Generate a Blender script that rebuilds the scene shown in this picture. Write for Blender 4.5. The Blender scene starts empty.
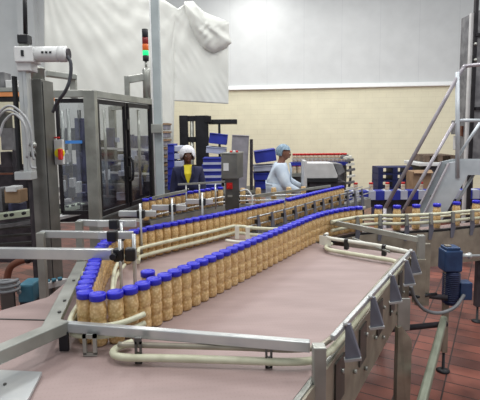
import bpy, bmesh, math, random
from mathutils import Vector, Matrix
random.seed(7)
S = bpy.context.scene
COL = S.collection
PI = math.pi
# ---------------------------------------------------------------- camera, world, lights, exposure
F = 454.0; CH = 1.905; PITCH = math.atan(.105); CY = 131.5+F*.105; ROLL = .011
cd = bpy.data.cameras.new('camera'); cam = bpy.data.objects.new('camera', cd); COL.objects.link(cam)
cam.location = (0, 0, CH); cam.rotation_euler = (Matrix.Rotation(PI/2-PITCH, 3, 'X') @ Matrix.Rotation(-ROLL, 3, 'Z')).to_euler()
cd.sensor_width = 36; cd.lens = 36*F/480; cd.shift_y = -(200-CY)/480; cd.clip_start = .05; cd.clip_end = 100
S.camera = cam
S.view_settings.view_transform = 'Standard'; S.view_settings.look = 'None'
S.view_settings.gamma = 1; S.view_settings.use_curve_mapping = False
S.view_settings.exposure = 0.2
w = bpy.data.worlds.new('hall_ambience'); S.world = w; w.use_nodes = True
w.node_tree.nodes['Background'].inputs[0].default_value = (.93, .97, 1, 1)
w.node_tree.nodes['Background'].inputs[1].default_value = .45
def area(name, loc, sx, sy, power, rot=(0, 0, 0), col=(1, .985, .96)):
    l = bpy.data.lights.new(name, 'AREA'); l.shape = 'RECTANGLE'; l.size = sx; l.size_y = sy
    l.energy = power; l.color = col
    o = bpy.data.objects.new(name, l); COL.objects.link(o); o.location = loc; o.rotation_euler = rot
for i, (x, y) in enumerate([(-3.5, 1.5), (.6, 2.2), (4.5, 2), (-3, 6.5), (1.5, 6.5), (5, 6), (-2, 10), (3, 10)]):
    area('hall_lamp', (x, y, 6.3), .6, 2.0, 98)

area('wall_lamp', (.4, 12.6, 6.2), 1.2, .5, 45)

# ---------------------------------------------------------------- helpers
def unroll(px, py):
    x, y = px-240, py-CY
    return (x*math.cos(ROLL)-y*math.sin(ROLL))/F, -(x*math.sin(ROLL)+y*math.cos(ROLL))/F
def W(px, py, z):
    x, y = unroll(px, py)
    c, s = math.cos(PITCH), math.sin(PITCH)
    t = (z-CH)/(-s+y*c)
    return Vector((x*t, (c+y*s)*t, z))
def P(px, py, Y):
    x, y = unroll(px, py)
    c, s = math.cos(PITCH), math.sin(PITCH)
    t = Y/(c+y*s)
    return Vector((x*t, Y, CH+(-s+y*c)*t))
def lin(c):
    return tuple(((v/255)/12.92 if v/255 <= .04045 else ((v/255+.055)/1.055)**2.4) for v in c)+(1,)
M = {}
def mat(name, col, rough=.5, metal=0., col2=None, scale=8., bump=0., emit=0., alpha=1., trans=0., stretch=None, spec=.5, detail=3.):
    m = bpy.data.materials.new(name); m.use_nodes = True; M[name] = m
    nt = m.node_tree; b = nt.nodes['Principled BSDF']
    b.inputs['Base Color'].default_value = lin(col); b.inputs['Roughness'].default_value = rough
    b.inputs['Metallic'].default_value = metal
    b.inputs['Specular IOR Level'].default_value = spec
    tc = nt.nodes.new('ShaderNodeTexCoord'); mp = nt.nodes.new('ShaderNodeMapping')
    nt.links.new(tc.outputs['Object'], mp.inputs[0])
    if stretch: mp.inputs['Scale'].default_value = stretch
    n = nt.nodes.new('ShaderNodeTexNoise'); n.inputs['Scale'].default_value = scale; n.inputs['Detail'].default_value = detail
    nt.links.new(mp.outputs[0], n.inputs[0])
    if col2 is None: col2 = tuple(max(0, v-14) for v in col)
    r = nt.nodes.new('ShaderNodeValToRGB'); r.color_ramp.elements[0].position = .35; r.color_ramp.elements[1].position = .65
    r.color_ramp.elements[0].color = lin(col2); r.color_ramp.elements[1].color = lin(col)
    nt.links.new(n.outputs[0], r.inputs[0]); nt.links.new(r.outputs[0], b.inputs['Base Color'])
    if bump:
        bp = nt.nodes.new('ShaderNodeBump'); bp.inputs['Strength'].default_value = bump; bp.inputs['Distance'].default_value = .01
        nt.links.new(n.outputs[0], bp.inputs['Height']); nt.links.new(bp.outputs[0], b.inputs['Normal'])
    if emit:
        b.inputs['Emission Color'].default_value = lin(col); b.inputs['Emission Strength'].default_value = emit
    b.inputs['Alpha'].default_value = alpha; b.inputs['Transmission Weight'].default_value = trans
    return m
mat('steel', (172, 174, 168), .36, .55, (146, 148, 142), 6, .02)
mat('steel_bright', (200, 202, 200), .3, .5, (182, 186, 188), 6)
mat('steel_mid', (128, 128, 124), .4, .65, (106, 106, 102), 5)
mat('steel_dark', (100, 100, 98), .4, .7, (84, 84, 82), 6)
mat('steel_warm', (168, 162, 146), .4, .45, (136, 130, 118), 7)
mat('green_steel', (146, 152, 136), .45, .4)
mat('blade_grey', (118, 120, 132), .45, .3)
mat('uhmw', (206, 206, 182), .45, 0, (188, 188, 162), 14)
mat('uhmw_white', (222, 222, 212), .45, 0)
mat('black_plastic', (26, 27, 32), .45)
mat('black_metal', (30, 30, 36), .5, .2)
mat('dark_frame', (44, 42, 46), .45, .5)
mat('machine_dark', (66, 60, 66), .6, .2, (36, 34, 40), 9)
mat('machine_blue', (84, 86, 120), .6, 0, (40, 42, 62), 5)
mat('machine_grey', (128, 128, 130), .55, .2, (92, 92, 96), 8)
mat('machine_light', (206, 206, 206), .5, .1)
mat('cap_blue', (36, 36, 200), .38, 0, (30, 28, 182), 20)
mat('cap_red', (200, 40, 36), .4)
mat('red', (205, 34, 30), .4)
mat('yellow', (232, 214, 40), .6)
mat('orange', (224, 150, 96), .6)
mat('copper', (120, 78, 62), .45, .4)
mat('blue_carton', (38, 52, 160), .6, 0, (30, 42, 138), 3)
mat('blue_light_label', (70, 140, 220), .5)
mat('grey_carton', (184, 190, 206), .65, 0, (160, 166, 186), 3)
mat('greybrown_carton', (146, 144, 152), .65)
mat('cardboard', (160, 132, 104), .8, 0, (140, 114, 88), 6)
mat('wood', (110, 92, 78), .8, 0, (80, 66, 56), 9)
mat('pallet_blue', (30, 42, 96), .6, 0, (22, 30, 72), 6)
mat('gear_blue', (44, 72, 112), .42, .1, (34, 56, 92), 12)
mat('gear_navy', (28, 40, 78), .42, .1)
mat('teal', (70, 120, 140), .5)
mat('white_plastic', (222, 224, 224), .4)
mat('cable_grey', (120, 122, 126), .5)
mat('hose_grey', (172, 174, 176), .45)
mat('cable_dark', (70, 72, 78), .5)
mat('galvanised', (196, 202, 208), .42, .2, (176, 184, 190), 5)
mat('rail_tube', (176, 172, 178), .36, .3, (152, 148, 156), 5)
mat('skin_brown', (104, 68, 54), .55)
mat('skin_mid', (134, 92, 74), .55)
mat('navy_cloth', (38, 42, 76), .85, 0, (30, 33, 62), 10, .1)
mat('white_cloth', (206, 218, 230), .85, 0, (184, 198, 214), 8, .1)
mat('net_white', (232, 232, 236), .8, 0, (204, 204, 212), 40, .3)
mat('net_blue', (150, 172, 188), .8, 0, (110, 132, 150), 40, .3)
mat('dark_trousers', (40, 42, 50), .85)
mat('eye_white', (220, 215, 205), .3)
mat('lip', (110, 60, 55), .5)
mat('trim_white', (246, 247, 246), .5, 0, (242, 243, 242))
mat('rubber', (24, 24, 26), .7)
mat('green_white', (196, 206, 184), .5)
mat('pole_paint', (176, 186, 188), .45, .05, (160, 170, 172), 4)
mat('lamp_red', (130, 26, 24), .3, emit=.05)
mat('lamp_orange', (214, 104, 36), .3, emit=.12)
mat('lamp_green', (40, 215, 130), .3, emit=.9)
mat('sheet', (222, 224, 218), .38, 0, (212, 214, 208), 2)
# glass
def glass():
    m = bpy.data.materials.new('clear_pane'); m.use_nodes = True; M['glass'] = m
    nt = m.node_tree; nt.nodes.remove(nt.nodes['Principled BSDF']); out = nt.nodes['Material Output']
    t = nt.nodes.new('ShaderNodeBsdfTransparent'); t.inputs[0].default_value = (.82, .84, .86, 1)
    g = nt.nodes.new('ShaderNodeBsdfGlossy'); g.inputs['Roughness'].default_value = .08
    x = nt.nodes.new('ShaderNodeMixShader'); x.inputs[0].default_value = .1
    nt.links.new(t.outputs[0], x.inputs[1]); nt.links.new(g.outputs[0], x.inputs[2])
    nt.links.new(x.outputs[0], out.inputs[0])
glass()
def jar_mat():
    m = mat('spread', (226, 198, 142), .3, 0, (184, 146, 92), 42, .15)
    nt = m.node_tree; b = nt.nodes['Principled BSDF']
    v = nt.nodes.new('ShaderNodeTexVoronoi'); v.inputs['Scale'].default_value = 75
    tc = [n for n in nt.nodes if n.type == 'TEX_COORD'][0]; nt.links.new(tc.outputs['Object'], v.inputs[0])
    r = nt.nodes.new('ShaderNodeValToRGB'); cr = r.color_ramp
    cr.elements[0].position = .0; cr.elements[0].color = lin((255, 236, 196)); cr.elements[1].position = .75; cr.elements[1].color = lin((174, 134, 80))
    e = cr.elements.new(.4); e.color = lin((216, 178, 126))
    nt.links.new(v.outputs['Distance'], r.inputs[0])
    mx = nt.nodes.new('ShaderNodeMixRGB'); mx.inputs[0].default_value = .5
    old = [n for n in nt.nodes if n.type == 'VALTORGB'][0]
    nt.links.new(old.outputs[0], mx.inputs[1]); nt.links.new(r.outputs[0], mx.inputs[2])
    nt.links.new(mx.outputs[0], b.inputs['Base Color'])
    b.inputs['Coat Weight'].default_value = .5; b.inputs['Coat Roughness'].default_value = .12
jar_mat()
def belt_mat():
    m = mat('belt', (158, 138, 135), .5, 0, (147, 128, 125), 3.2, 0, stretch=(1, 3.2, 1))
    nt = m.node_tree; b = nt.nodes['Principled BSDF']
    tc = [n for n in nt.nodes if n.type == 'TEX_COORD'][0]
    mp = nt.nodes.new('ShaderNodeMapping'); mp.inputs['Rotation'].default_value = (0, 0, -.18)
    nt.links.new(tc.outputs['Object'], mp.inputs[0])
    wv = nt.nodes.new('ShaderNodeTexWave'); wv.bands_direction = 'Y'; wv.inputs['Scale'].default_value = 12
    wv.inputs['Distortion'].default_value = .4; nt.links.new(mp.outputs[0], wv.inputs[0])
    w2 = nt.nodes.new('ShaderNodeTexWave'); w2.bands_direction = 'X'; w2.inputs['Scale'].default_value = 20; nt.links.new(mp.outputs[0], w2.inputs[0])
    ad = nt.nodes.new('ShaderNodeMath'); ad.operation = 'ADD'; nt.links.new(wv.outputs['Fac'], ad.inputs[0]); nt.links.new(w2.outputs['Fac'], ad.inputs[1])
    r = nt.nodes.new('ShaderNodeValToRGB'); r.color_ramp.elements[0].position = 0; r.color_ramp.elements[1].position = .5
    r.color_ramp.elements[0].color = (.86, .85, .85, 1); r.color_ramp.elements[1].color = (1, 1, 1, 1)
    nt.links.new(ad.outputs[0], r.inputs[0])
    mx = nt.nodes.new('ShaderNodeMixRGB'); mx.blend_type = 'MULTIPLY'; mx.inputs[0].default_value = .5
    old = [n for n in nt.nodes if n.type == 'VALTORGB'][0]
    nt.links.new(old.outputs[0], mx.inputs[1]); nt.links.new(r.outputs[0], mx.inputs[2]); nt.links.new(mx.outputs[0], b.inputs['Base Color'])
belt_mat()
def brick_mat(name, c1, c2, cm, bw, rh, mortar, rough, rot=0, offset=.5, bump=.3, plane='XY', c3=None):
    m = bpy.data.materials.new(name); m.use_nodes = True; M[name] = m
    nt = m.node_tree; b = nt.nodes['Principled BSDF']; b.inputs['Roughness'].default_value = rough
    tc = nt.nodes.new('ShaderNodeTexCoord'); mp = nt.nodes.new('ShaderNodeMapping')
    mp.inputs['Rotation'].default_value = (PI/2, 0, 0) if plane == 'XZ' else (0, 0, rot)
    nt.links.new(tc.outputs['Object'], mp.inputs[0])
    br = nt.nodes.new('ShaderNodeTexBrick'); br.offset = offset; br.inputs['Scale'].default_value = 1
    br.inputs['Color1'].default_value = lin(c1); br.inputs['Color2'].default_value = lin(c2); br.inputs['Mortar'].default_value = lin(cm)
    br.inputs['Brick Width'].default_value = bw; br.inputs['Row Height'].default_value = rh; br.inputs['Mortar Size'].default_value = mortar
    nt.links.new(mp.outputs[0], br.inputs[0])
    n = nt.nodes.new('ShaderNodeTexNoise'); n.inputs['Scale'].default_value = 2.5; n.inputs['Detail'].default_value = 4; nt.links.new(mp.outputs[0], n.inputs[0])
    r = nt.nodes.new('ShaderNodeValToRGB'); r.color_ramp.elements[0].position = .3; r.color_ramp.elements[1].position = .7
    r.color_ramp.elements[0].color = lin(c3 or (235, 235, 235)); r.color_ramp.elements[1].color = (1, 1, 1, 1)
    nt.links.new(n.outputs[0], r.inputs[0])
    mx = nt.nodes.new('ShaderNodeMixRGB'); mx.blend_type = 'MULTIPLY'; mx.inputs[0].default_value = 1
    nt.links.new(br.outputs[0], mx.inputs[1]); nt.links.new(r.outputs[0], mx.inputs[2]); nt.links.new(mx.outputs[0], b.inputs['Base Color'])
    bp = nt.nodes.new('ShaderNodeBump'); bp.inputs['Strength'].default_value = bump; bp.inputs['Distance'].default_value = .004; bp.invert = True
    nt.links.new(br.outputs['Fac'], bp.inputs['Height']); nt.links.new(bp.outputs[0], b.inputs['Normal'])
brick_mat('floor_tile', (166, 100, 84), (122, 78, 70), (66, 50, 48),   .3, .15, .006, .34, PI/6, 0, .4, c3=(150, 146, 150))
brick_mat('block_wall', (246, 241, 212), (246, 241, 212), (238, 232, 203), .4, .15, .006, .6, 0, .5, .35, 'XZ', (246, 246, 246))
brick_mat('panel_wall', (222, 225, 225), (222, 225, 225), (213, 216, 217), 1.1, 30, .008, .5, 0, 0, .2, 'XZ', (246, 246, 246))

OFF = {}
class MB:
    def __init__(s): s.v = []; s.f = []; s.sm = []
    def add(s, v, f, smooth=False):
        n = len(s.v); s.v += [Vector(a) for a in v]; s.f += [tuple(i+n for i in q) for q in f]; s.sm += [smooth]*len(f); return s
    def box(s, c, d, rz=0, ry=0, rx=0):
        c = Vector(c); R = Matrix.Rotation(rz, 3, 'Z') @ Matrix.Rotation(ry, 3, 'Y') @ Matrix.Rotation(rx, 3, 'X')
        v = [c + R @ Vector((a*d[0]/2, b*d[1]/2, e*d[2]/2)) for a in (-1, 1) for b in (-1, 1) for e in (-1, 1)]
        return s.add(v, [(0, 1, 3, 2), (4, 6, 7, 5), (0, 4, 5, 1), (2, 3, 7, 6), (0, 2, 6, 4), (1, 5, 7, 3)])
    def bx(s, lo, hi): return s.box([(a+b)/2 for a, b in zip(lo, hi)], [abs(b-a) for a, b in zip(lo, hi)])
    def pbox(s, x0, y0, x1, y1, Y, th):     # box between two photo corners standing at depth Y
        a = P(x0, y0, Y); b = P(x1, y1, Y); return s.bx((a.x, Y, b.z), (b.x, Y+th, a.z))
    def bar(s, p, q, wd, ht):               # rectangular section bar, ht in the vertical plane
        p = Vector(p); q = Vector(q); d = (q-p).normalized()
        sd = d.cross(Vector((0, 0, 1))); sd = sd.normalized() if sd.length > 1e-4 else Vector((1, 0, 0))
        up = sd.cross(d).normalized()
        v = [e + sd*a*wd/2 + up*b*ht/2 for e in (p, q) for a, b in ((-1, -1), (1, -1), (1, 1), (-1, 1))]
        return s.add(v, [(0, 1, 2, 3), (7, 6, 5, 4), (0, 4, 5, 1), (1, 5, 6, 2), (2, 6, 7, 3), (3, 7, 4, 0)])
    def tube(s, pts, r, n=10):
        pts = [Vector(p) for p in pts]; rings = []; up = None
        for i, p in enumerate(pts):
            d = (pts[min(i+1, len(pts)-1)]-pts[max(i-1, 0)]).normalized()
            if up is None: up = d.orthogonal().normalized()
            a = (up - d*up.dot(d)); a = a.normalized() if a.length > 1e-5 else d.orthogonal().normalized(); up = a; b = d.cross(a)
            rings.append([p + (a*math.cos(2*PI*k/n)+b*math.sin(2*PI*k/n))*r for k in range(n)])
        v = [q for rg in rings for q in rg]; f = []
        for i in range(len(pts)-1):
            for k in range(n): f.append((i*n+k, i*n+(k+1) % n, (i+1)*n+(k+1) % n, (i+1)*n+k))
        s.add(v, f, True); L = len(pts)-1
        return s.add(rings[0], [tuple(reversed(range(n)))]).add(rings[L], [tuple(range(n))])
    def lathe(s, prof, c=(0, 0, 0), n=24, axis='Z'):
        c = Vector(c); v = []; f = []
        for r, z in prof:
            for k in range(n):
                a = 2*PI*k/n; p = Vector((r*math.cos(a), r*math.sin(a), z))
                if axis == 'X': p = Vector((p.z, p.x, p.y))
                if axis == 'Y': p = Vector((p.x, p.z, -p.y))
                v.append(c+p)
        for i in range(len(prof)-1):
            for k in range(n): f.append((i*n+k, i*n+(k+1) % n, (i+1)*n+(k+1) % n, (i+1)*n+k))
        s.add(v, f, True); L = len(prof)-1
        s.add(v[:n], [tuple(reversed(range(n)))]); s.add(v[L*n:], [tuple(range(n))]); return s
    def prism(s, pts, ext):                 # polygon extruded by a vector
        ext = Vector(ext); n = len(pts); a = [Vector(p) for p in pts]; v = a+[p+ext for p in a]
        return s.add(v, [tuple(range(n)), tuple(reversed(range(n, 2*n)))]+[(i, i+n, (i+1) % n+n, (i+1) % n) for i in range(n)])
    def ball(s, c, r, n=14, m=10):
        c = Vector(c); r = r if hasattr(r, '__len__') else (r, r, r); v = []; f = []
        for i in range(m+1):
            t = PI*i/m
            for k in range(n): v.append(c+Vector((r[0]*math.sin(t)*math.cos(2*PI*k/n), r[1]*math.sin(t)*math.sin(2*PI*k/n), r[2]*math.cos(t))))
        for i in range(m):
            for k in range(n): f.append((i*n+k, (i+1)*n+k, (i+1)*n+(k+1) % n, i*n+(k+1) % n))
        return s.add(v, f, True)
def obj(name, mb, m, parent=None, bevel=0., label=None):
    off = OFF.get(parent.name, Vector()) if parent else Vector()
    me = bpy.data.meshes.new(name); me.from_pydata([v-off for v in mb.v], [], mb.f)
    for p, sm in zip(me.polygons, mb.sm): p.use_smooth = sm
    b = bmesh.new(); b.from_mesh(me); bmesh.ops.remove_doubles(b, verts=b.verts, dist=1e-5)
    bmesh.ops.recalc_face_normals(b, faces=b.faces); b.to_mesh(me); b.free()
    me.materials.append(M[m] if isinstance(m, str) else m)
    o = bpy.data.objects.new(name, me); COL.objects.link(o)
    if parent: o.parent = parent; OFF[o.name] = off
    if bevel:
        bm = o.modifiers.new('bevel', 'BEVEL'); bm.width = bevel; bm.segments = 2; bm.limit_method = 'ANGLE'
    if label: o['label'] = label
    return o
def thing(name, label, cat, loc=(0, 0, 0), group=None):
    o = bpy.data.objects.new(name, None); COL.objects.link(o); o.location = loc; OFF[o.name] = Vector(loc)
    o.empty_display_size = .05
    o['label'] = label; o['category'] = cat
    if group: o['group'] = group
    return o
def tag(o, label, cat, group=None):
    o['label'] = label; o['category'] = cat
    if group: o['group'] = group
    return o
def struct(name, mb, m):
    o = obj(name, mb, m); o['kind'] = 'structure'; return o
def V3(p, z): return Vector((p[0], p[1], z))
def smoothpath(pts, n=6):                   # Catmull-Rom in the plane
    pts = [Vector((p[0], p[1], p[2] if len(p) > 2 else 0)) for p in pts]; out = []
    q = [pts[0]*2-pts[1]]+pts+[pts[-1]*2-pts[-2]]
    for i in range(1, len(q)-2):
        for k in range(n):
            t = k/n; a, b, c, d = q[i-1:i+3]
            out.append(.5*((2*b)+(c-a)*t+(2*a-5*b+4*c-d)*t*t+(3*b-a-3*c+d)*t**3))
    return out+[pts[-1]]
def offset(path, d):                        # d > 0: to the right of travel
    out = []
    for i, p in enumerate(path):
        t = (path[min(i+1, len(path)-1)]-path[max(i-1, 0)]).normalized()
        out.append(Vector((p.x+t.y*d, p.y-t.x*d, p.z)))
    return out
def atz(path, z): return [Vector((p.x, p.y, z)) for p in path]
def sample(path, step, start=0.):
    out = []; need = start; acc = 0.
    for a, b in zip(path, path[1:]):
        L = (b-a).length
        while need <= acc+L and L > 0:
            out.append(a.lerp(b, (need-acc)/L)); need += step
        acc += L
    return out
def strip(path, wd, z0, z1, mb=None):       # solid ribbon following a path
    mb = mb or MB(); l = offset(path, -wd/2); r = offset(path, wd/2); n = len(path); v = []
    for i in range(n):
        v += [Vector((l[i].x, l[i].y, z0)), Vector((r[i].x, r[i].y, z0)), Vector((r[i].x, r[i].y, z1)), Vector((l[i].x, l[i].y, z1))]
    f = [(0, 1, 2, 3), tuple(4*(n-1)+k for k in (3, 2, 1, 0))]
    for i in range(n-1):
        for k in range(4): f.append((4*i+k, 4*i+(k+1) % 4, 4*i+4+(k+1) % 4, 4*i+4+k))
    return mb.add(v, f)
def leg_with_foot(parent, x, y, z1, wd=.045, mname='steel_dark'):
    l = obj('leg', MB().bx((x-wd/2, y-wd/2, .16), (x+wd/2, y+wd/2, z1)), mname, parent, .003)
    obj('levelling_foot', MB().lathe([(.05, 0), (.052, .008), (.03, .018), (.012, .024), (.01, .165)], (x, y, 0), 16), 'black_metal', l)
ORD = ['first', 'second', 'third', 'fourth', 'fifth', 'sixth', 'seventh', 'eighth', 'ninth', 'tenth', 'eleventh', 'twelfth', 'thirteenth', 'fourteenth', 'fifteenth', 'sixteenth', 'seventeenth', 'eighteenth', 'nineteenth']
TENS = {2: ('twentieth', 'twenty'), 3: ('thirtieth', 'thirty'), 4: ('fortieth', 'forty'), 5: ('fiftieth', 'fifty')}
def ordi(n):
    if n <= 19: return ORD[n-1]
    t, u = divmod(n, 10); return TENS[t][0] if u == 0 else TENS[t][1]+'-'+ORD[u-1]

# ---------------------------------------------------------------- setting
struct('floor', MB().bx((-9, -2, -.1), (10, 18, 0)), 'floor_tile')
WA = -.102                 # the back wall runs slightly towards the camera on the right
def wall_part(name, m, x0, x1, z0, z1, y0, y1):
    o = struct(name, MB().bx((x0, y0, z0), (x1, y1, z1)), m)
    o.location = (-.25, 14, 0); o.rotation_euler = (0, 0, WA); return o
ztrim = P(232, 89.5, 14).z
wall_part('wall_back', 'block_wall', -11, 11, 0, ztrim, 0, .25)
wall_part('wall_back_upper', 'panel_wall', -11, 11, ztrim, 7.2, .02, .25)
tr_ = struct('trim_1', MB().prism([(-11, .02, ztrim-.03), (-11, -.10, ztrim-.02), (-11, -.10, ztrim+.0), (-11, -.02, ztrim+.10), (-11, .02, ztrim+.10)], (22, 0, 0)), 'trim_white')
tr_.location = (-.25, 14, 0); tr_.rotation_euler = (0, 0, WA)
wall_part('trim_2', 'panel_wall', -6.6, -6.05, ztrim+.06, 7.2, -.2, .02)

# ---------------------------------------------------------------- plastic sheeting
def sheet():
    t = thing('plastic_sheet', 'translucent white plastic dust sheet hanging with creases across the left of the back wall', 'plastic sheet', (-2, 9.6, 0))
    Y = 9.6
    def interp(x, tab):
        for (a, b), (c, d) in zip(tab, tab[1:]):
            if x <= c: return b+(d-b)*(x-a)/(c-a)
        return tab[-1][1]
    top = [(44, -30), (156, -6), (178, 9), (186, 3), (193, 2), (200, 10), (229, 22)]
    bot = [(44, 232), (172, 232), (174.5, 101), (229, 104)]
    xs = [44+i*1.5 for i in range(int((174-44)/1.5))]+[174.5]+[176+i*1.5 for i in range(36)]
    n = len(xs); m = 60; v = []; f = []
    for x in xs:
        a, b = interp(x, top), interp(x, bot)
        for j in range(m+1):
            y = a+(b-a)*j/m
            d1 = math.hypot(x-190, y-6)
            ang = math.atan2(y-6, x-190)
            ax = math.atan2(y+40, x-40)
            wv = .030*math.sin(ang*17+.6*math.sin(y*.07))*min(1, d1/50) + .022*math.sin(ax*46+math.sin(x*.09)) \
                + .020*math.sin(x*.33+y*.11+2*math.sin(y*.05)) + .016*math.sin(y*.21-x*.17) + .02*math.sin(x*.8-y*.55+3*math.sin(y*.03+x*.02))*math.sin(y*.06+x*.04)**2
            v.append(P(x, y, Y+wv*.2))
    for i in range(n-1):
        for j in range(m): f.append((i*(m+1)+j, (i+1)*(m+1)+j, (i+1)*(m+1)+j+1, i*(m+1)+j+1))
    mb = MB().add(v, f, True); o = obj('hanging_panel', mb, 'sheet', t)
    so = o.modifiers.new('thickness', 'SOLIDIFY'); so.thickness = .004
    out = [(184, 2), (193, 1), (204, 12), (229, 22), (229, 33), (232, 43), (224, 49), (214, 53), (204, 49), (196, 38), (190, 24), (186, 12)]
    cx, cy = 207, 27; v = [P(cx, cy, Y-.22)]; f = []; R = 10; K = len(out)*4; full = []
    for i in range(len(out)):
        a, b = out[i], out[(i+1) % len(out)]
        for k in range(4): full.append((a[0]+(b[0]-a[0])*k/4, a[1]+(b[1]-a[1])*k/4))
    for r in range(1, R+1):
        q = r/R
        for k, (x, y) in enumerate(full):
            xx = cx+(x-cx)*q; yy = cy+(y-cy)*q
            dep = -.03-.2*math.sqrt(max(0, 1-q*q))+.02*math.sin((xx*.8-yy*.5)*.55+math.sin(yy*.3))*(1-q**4)+.012*math.sin((xx+yy)*.7)*(1-q**4)
            v.append(P(xx, yy, Y+dep))
    for k in range(K): f.append((0, 1+k, 1+(k+1) % K))
    for r in range(R-1):
        for k in range(K): f.append((1+r*K+k, 1+(r+1)*K+k, 1+(r+1)*K+(k+1) % K, 1+r*K+(k+1) % K))
    obj('gathered_fold', MB().add(v, f, True), 'sheet', t)
sheet()

# ---------------------------------------------------------------- pole
px = P(157.5, 100, 5.15).x
pole = thing('steel_pole', 'tall grey square service pole rising to the roof behind the cabinet', 'pole', (px, 5.15, 0))
obj('shaft', MB().bx((px-.038, 5.11, 0), (px+.046, 5.19, 4.2)), 'pole_paint', pole, .006)
obj('conduit', MB().tube([(px-.047, 5.12, .3), (px-.047, 5.12, 4.2)], .010), 'white_plastic', pole)
obj('base_plate', MB().box((px, 5.15, .012), (.24, .24, .024)), 'steel_dark', pole)
obj('junction_box', MB().bx((px-.06, 5.03, P(157, 133, 5.05).z), (px+.06, 5.1, P(157, 124, 5.05).z)), 'steel', pole, .004)

# ---------------------------------------------------------------- jars
jb = MB().lathe([(.027, 0), (.033, .002), (.0360, .010), (.0365, .046), (.0325, .055), (.0325, .060), (.0365, .070), (.0365, .106), (.0325, .115), (.0325, .120), (.0365, .130), (.0365, .160), (.034, .178), (.031, .192), (.030, .202)], n=22)
jc = MB().lathe([(.033, .202), (.0362, .203), (.0366, .223), (.0352, .2285), (.031, .230), (.0305, .2285), (.010, .228)], n=26)
def make_jar(label, bm, cm, sc=1.):
    t = thing('jar', label, 'jar')
    obj('jar_body', bm, 'spread', t); obj('cap', cm, 'cap_blue' if sc == 1. else 'cap_red', t)
    return t
jar0 = None
BZ = .98
def place_jar(p, z, label, group, cap=True):
    global jar0
    if jar0 is None:
        jar0 = make_jar(label, jb, jc); r = jar0
    else:
        r = jar0.copy(); COL.objects.link(r)
        for ch in list(jar0.children):
            if ch.name.startswith('cap') and not cap: continue
            c = ch.copy(); COL.objects.link(c); c.parent = r
    r.location = (p[0], p[1], z); r.rotation_euler = (0, 0, random.uniform(0, 6.28))
    r['label'] = label; r['group'] = group
    return r
colpath = smoothpath([(-.86, 3.04), (-.875, 2.85), (-.84, 2.6), (-.77, 2.28), (-.715, 2.0), (-.66, 1.92), (-.58, 1.93), (-.50, 2.0), (-.37, 2.19), (-.09, 2.62), (.38, 3.36), (.62, 3.73), (.83, 3.96), (1.0, 4.08), (1.10, 4.12)])
js = sample(colpath, .0745)
ncol = 0
for i, p in enumerate(js):
    if p.y > 1.99 and p.x < -.7:
        ncol += 1
allj = js
k1 = 0
for i, p in enumerate(allj):
    if i < ncol: lab = 'blue-capped jar, %s from the far end of the left column' % ordi(i+1)
    else:
        k1 += 1; lab = 'blue-capped jar, %s from the near left bend in the long diagonal row' % ordi(k1)
    place_jar(p, BZ+.001, lab, 'jars queuing on the table')
curve = smoothpath([(.83, 3.96), (1.0, 4.08), (1.12, 4.13), (1.28, 4.16), (1.44, 4.15), (1.64, 4.18), (1.84, 4.22), (2.09, 4.32), (2.3, 4.39), (2.8, 4.62), (3.3, 4.9)])
for i, p in enumerate([(1.28, 4.16), (1.45, 4.15), (1.64, 4.18), (1.85, 4.22), (2.08, 4.315), (2.31, 4.395), (2.56, 4.51), (2.82, 4.63)]):
    place_jar(p, BZ+.001, 'blue-capped spaced jar, %s from the left on the curved infeed' % ordi(i+1), 'spaced jars on the curved infeed')
q = W(147, 274, 1.2)
place_jar((q.x, q.y+.02), BZ+.001, 'single blue-capped jar standing loose behind the front of the diagonal row', 'jars queuing on the table')
bpath = smoothpath([(-.83, 3.125), (-.67, 3.33), (-.33, 3.69), (0, 4.07), (.41, 4.55), (.92, 5.23), (1.3, 5.7)])
bj = [p for p in sample(bpath, .0745, .03) if not (.43 < p.x < .50)]
for i, p in enumerate(bj):
    place_jar(p, BZ+.001, 'blue-capped jar, %s from the left in the rear row behind the rail posts' % ordi(i+1), 'jars in the rear row')
cpath = smoothpath([(-1.0, 4.75), (-.81, 5.03), (-.5, 5.42), (-.25, 5.68), (.06, 5.78), (.5, 5.8), (1.15, 5.95)])
cj = sample(cpath, .1)
n1 = n2 = 0
for p in cj:
    if p.x < -.17:
        n1 += 1; place_jar(p, BZ+.001, 'blue-capped jar, %s from the pole on the farthest conveyor' % ordi(n1), 'capped jars on the farthest conveyor')
    elif p.x < .95 and p.x > -.02:
        n2 += 1
        if n2 % 2: place_jar(p, BZ+.001, 'open uncapped jar, %s beyond the control box on the farthest conveyor' % ordi((n2+1)//2), 'uncapped jars on the farthest conveyor', False)

# ---------------------------------------------------------------- accumulation table
U = Vector((.5, .866, 0)); N = Vector((.866, -.5, 0))
tab = thing('accumulation_table', 'wide conveyor table with pink modular belt filling the foreground', 'conveyor', (0, 2.6, 0))
poly = [(-.179, .8725), (1.27-.039, 3.3125), (.0, 4.06), (-.5, 3.75), (-1.08, 3.2), (-1.10, 2.5), (-1.27, 2.31), (-1.9, 1.7), (-1.9, .85)]
obj('belt', MB().prism([V3(p, .955) for p in poly], (0, 0, .025)), 'belt', tab)
obj('belt_seam', MB().bar((-1.5, 2.22, .982), (-.86, 2.165, .982), .008, .004), 'steel_dark', tab)
e0 = Vector((-.14, .85, 0))-N*.045
def side(t, o=0.): return e0+U*t+N*o
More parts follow.
